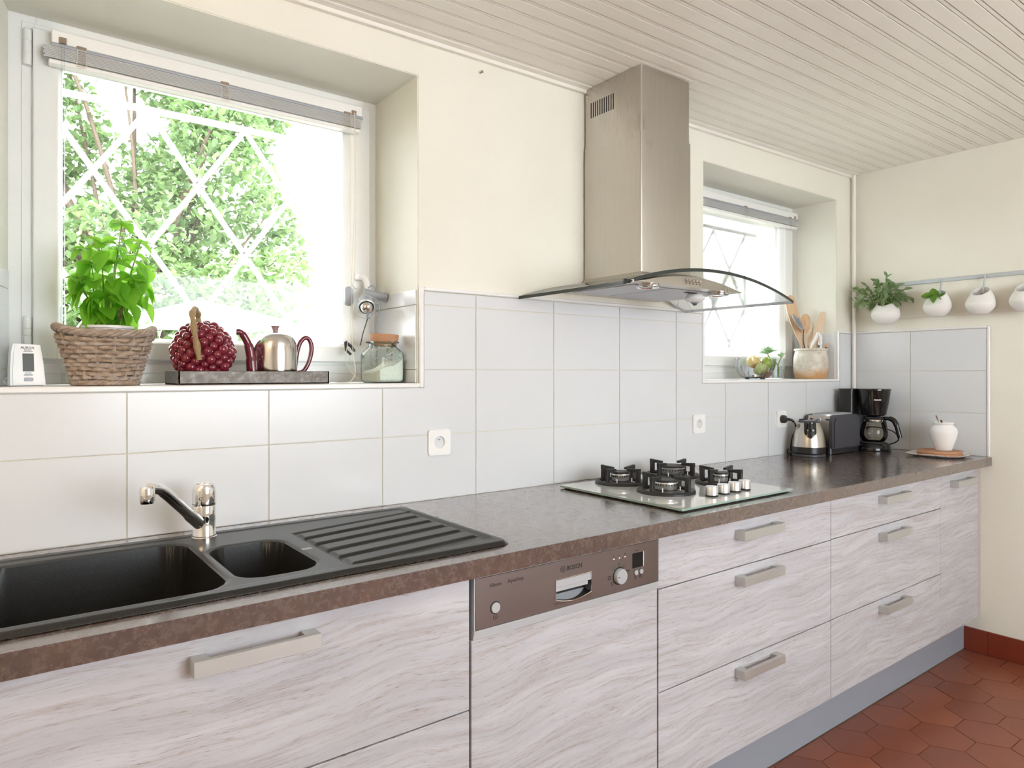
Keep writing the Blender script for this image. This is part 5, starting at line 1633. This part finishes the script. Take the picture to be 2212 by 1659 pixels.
part(cf, 'jug_strap', MB().tube(bez([(0, -.074, .160), (0, -.080, .142), (0, -.084, .118), (0, -.088, .098)], 5), .0048, 8), MAT['black'])
mk = MB()
for k in range(6):
    for q in range(4):
        th = PI*1.06 + .07*q; z = .066 + .0125*k
        r_ = .0648 if z < .09 else .0648 - (z-.09)*.19
        mk.box(-.0018, .0018, -.0004, .0004, -.0006, .0006, M=Matrix.Translation((r_*math.cos(th), -.022+r_*math.sin(th), z)) @ Matrix.Rotation(th+PI/2, 4, 'Z'))
part(cf, 'measure_marks', mk, MAT['white_ink'])
part(cf, 'power_lead', MB().tube(bez([(.070, .09, .02), (.10, .02, .012), (.118, -.06, .03), (.110, -.095, .06), (.098, -.06, .10), (.095, .05, .11), (.085, .10, .06)], 6), .003, 8), MAT['black'])

# ------------------------------------------------------------------ plate, cork mats, sugar pot
def plate_mat():
    m = NT('white_patterned_plate'); o = m.obj()
    n = m.noise(o, 26, 3, .5, 1.2)
    c = m.mix(m.ramp(n, [(.56, 0.0), (.60, .7)]), srgb(240, 238, 234), srgb(206, 122, 118))
    m.set(color=m.mix(.25, c, srgb(242, 240, 236)), rough=.15)
    return m.mat
MAT['plate'] = plate_mat()
plm = MB()
lv = [(.062, .0), (.090, .001), (.122, .0105), (.124, .0125), (.122, .0135), (.088, .0045), (.0, .0045)]
m_ = 56; v = []; f = []
for r_, z in lv[:-1]: v += [(x, y, z) for x, y in sq(r_, 4.5, m_)]
v.append((0, 0, .0045))
for j in range(len(lv)-2):
    for i in range(m_): f.append((j*m_+i, j*m_+(i+1) % m_, (j+1)*m_+(i+1) % m_, (j+1)*m_+i))
k0 = (len(lv)-2)*m_
for i in range(m_): f.append((k0+i, k0+(i+1) % m_, len(v)-1))
f.append(tuple(range(m_))[::-1])
solo('square_plate', plm.add(v, f), MAT['plate'], 'square white plate with faint pink pattern at the worktop end', 'plate', (3.606, -.487, ZW+.0004), rz=.10)
for k, (lab, dx_) in enumerate((('lower of two round cork mats on the square plate', .0), ('upper of two round cork mats under the sugar pot', -.003))):
    solo('cork_mat', MB().lathe([(0, 0), (.091, 0), (.0935, .002), (.0935, .0085), (.091, .0105), (0, .0105)], seg=48), MAT['cork'], lab, 'mat', (3.620+dx_, -.485, ZW+.0052 + .0110*k), group='cork mats')
MAT['ceramic'] = plain('white_glazed_ceramic', srgb(240, 239, 237), .12, vary=.015)
sp_ = thing('sugar_pot', 'round white ceramic sugar pot on the cork mats', 'pot', (3.634, -.497, ZW+.0274))
part(sp_, 'vessel', MB().lathe([(0, 0), (.034, 0), (.0365, .003), (.044, .028), (.0545, .060), (.0595, .084), (.0570, .102), (.047, .115), (.0420, .120), (.0425, .1235), (.0470, .127), (.0478, .130), (.046, .1325), (.042, .131), (.0385, .122), (.044, .113), (.053, .100), (.054, .084), (.040, .030), (0, .010)], seg=48), MAT['ceramic'])
spn = thing('teaspoon', 'steel teaspoon handle sticking out of the sugar pot', 'spoon', (3.634, -.497, ZW+.0274))
part(spn, 'handle', MB().tube([(.0, .0, .07), tuple(-Rv*.020 + Vector((0, 0, .125))), tuple(-Rv*.035 + Vector((0, 0, .165)))], [.002, .0026, .0038], 8), MAT['mirror_steel'])
spw = thing('small_wooden_spoon', 'little dark wooden spoon beside the teaspoon in the sugar pot', 'spoon', (3.634, -.497, ZW+.0274))
part(spw, 'handle', MB().tube([(.01, .0, .08), tuple(-Rv*.012 + Vector((0, 0, .142)))], [.003, .0045], 8), MAT['bark'])

# ------------------------------------------------------------------ rail with hanging pots on the end wall
rl = thing('pot_rail', 'metal rail on a painted board along the end wall', 'rail', (XE-.008, -.75, 1.70))
part(rl, 'back_board', MB().box(XE-.009, XE, -1.35, -.215, 1.613, 1.792, .001), MAT['wall'], True)
part(rl, 'rail_bar', MB().box(XE-.019, XE-.0085, -1.36, -.205, 1.779, 1.798, .0015), MAT['alu'], True)
MAT['matt_white'] = plain('matt_white_ceramic', srgb(238, 236, 233), .55, vary=.015)
def hang_pot(y, zb, r_, label):
    x = XE - .011 - r_ - .004
    t = thing('hanging_pot', label, 'pot', (x, y, zb), group='white egg-shaped pots on the rail')
    H = .122*r_/.062
    outer = [(0, 0), (.42, 0), (.50, .02), (.78, .16), (.95, .31), (1.0, .44), (.96, .58), (.85, .74), (.71, .88), (.60, 1.0)]
    inner = [(.56, 1.0), (.67, .87), (.81, .73), (.92, .57), (.95, .44), (.72, .18), (.3, .07), (0, .06)]
    prof_ = outer + inner
    def fn(a, b):
        i = b*(len(prof_)-1); k = min(int(i), len(prof_)-2); q = i-k
        rr2 = (prof_[k][0]*(1-q) + prof_[k+1][0]*q)*r_; z = (prof_[k][1]*(1-q) + prof_[k+1][1]*q)
        th = 2*PI*a
        px, py = rr2*math.cos(th), rr2*math.sin(th)
        zz = z*H*.90 + max(0, z-.42)**1.2*(px*1.25)          # oblique mouth, lower towards the room
        return (px, py, zz)
    part(t, 'vessel', MB().surf(fn, 44, 2*len(prof_)-1, True), MAT['matt_white'], sharp=60)
    hz = 1.785 - zb
    hk = MB().tube(bez([(r_*.96, 0, hz), (r_*.88, 0, hz+.004), (r_*.80, 0, hz-.012), (r_*.62, 0, hz-.045), (r_*.42, 0, H*.86), (r_*.36, 0, H*.80)], 6), .0042, 10)
    part(t, 'hook', hk, MAT['alu'])
    part(t, 'hook_peg', MB().tube([(r_*.40, 0, H*.80), (r_*.16, -.004, H*.76)], .0056, 12), MAT['chrome'])
    return t
p1 = hang_pot(-.213, 1.580, .067, 'hanging white pot with bushy grey-green sage, first from the corner')
p2 = hang_pot(-.453, 1.606, .061, 'hanging white pot with a few dark green leaves, second from the corner')
p3 = hang_pot(-.637, 1.605, .061, 'empty hanging white pot showing its hook, third from the corner')
p4 = hang_pot(-.812, 1.606, .061, 'hanging white pot cut off by the picture edge')
sg = thing('sage_plant', 'bushy grey-green sage plant in the hanging pot nearest the corner', 'plant', (3.672, -.205, 1.655))
SG = leaf_mesh('leaf', MAT['sage'], .44, .18, .2)
r = random.Random(9)
for k in range(30):
    a = 2*PI*k/30 + r.uniform(-.2, .2)
    el = r.uniform(-.05, 1.45)
    L = r.uniform(.085, .135)
    d_ = Vector((math.cos(a)*math.cos(el)*.60, math.sin(a)*math.cos(el)*1.15, math.sin(el)*1.12 + .05)) * L
    if d_.x > .050: d_.x = .050
    d_ = d_ + Vector((-.008, .010, .035))
    P = bez([(r.uniform(-.015, .015), r.uniform(-.015, .015), .0), d_*.55 + Vector((0, 0, .012)), d_], 4)
    part(sg, 'stem', MB().tube(P, .0013, 5), MAT['stem'])
    for q in range(8):
        s_ = .38 + .62*q/7
        p = P[min(len(P)-1, int(s_*(len(P)-1)))]
        az = a - PI/2 + (1 if q % 2 else -1)*r.uniform(.3, 1.1)
        put_leaf(sg, SG, p, az, r.uniform(-1.0, 1.1), r.uniform(.030, .046), r.uniform(-1.2, 1.2))
ln = thing('herb_cutting', 'few dark green leaves in the second hanging pot', 'plant', (3.672, -.453, 1.672))
LN = leaf_mesh('leaf', MAT['deep_leaf'], .6, .2, .2)
for az, tilt, s_, p, ro in ((-1.12, 1.15, .072, (-.02, .004, .016), .1), (.93, .15, .062, (-.02, .012, .030), .9), (2.02, -.75, .046, (-.045, .0, .030), .0), (-1.5, .75, .056, (-.01, -.024, .022), -.2),
                            (-.6, .9, .05, (-.02, .016, .022), .3), (1.6, .0, .05, (-.025, .01, .028), .6), (2.6, -.35, .045, (-.04, -.01, .030), -.5)):
    put_leaf(ln, LN, p, az, tilt, s_, ro)
part(ln, 'stem', MB().tube([(0, 0, -.03), (-.012, 0, .022)], .002, 6), MAT['stem'])
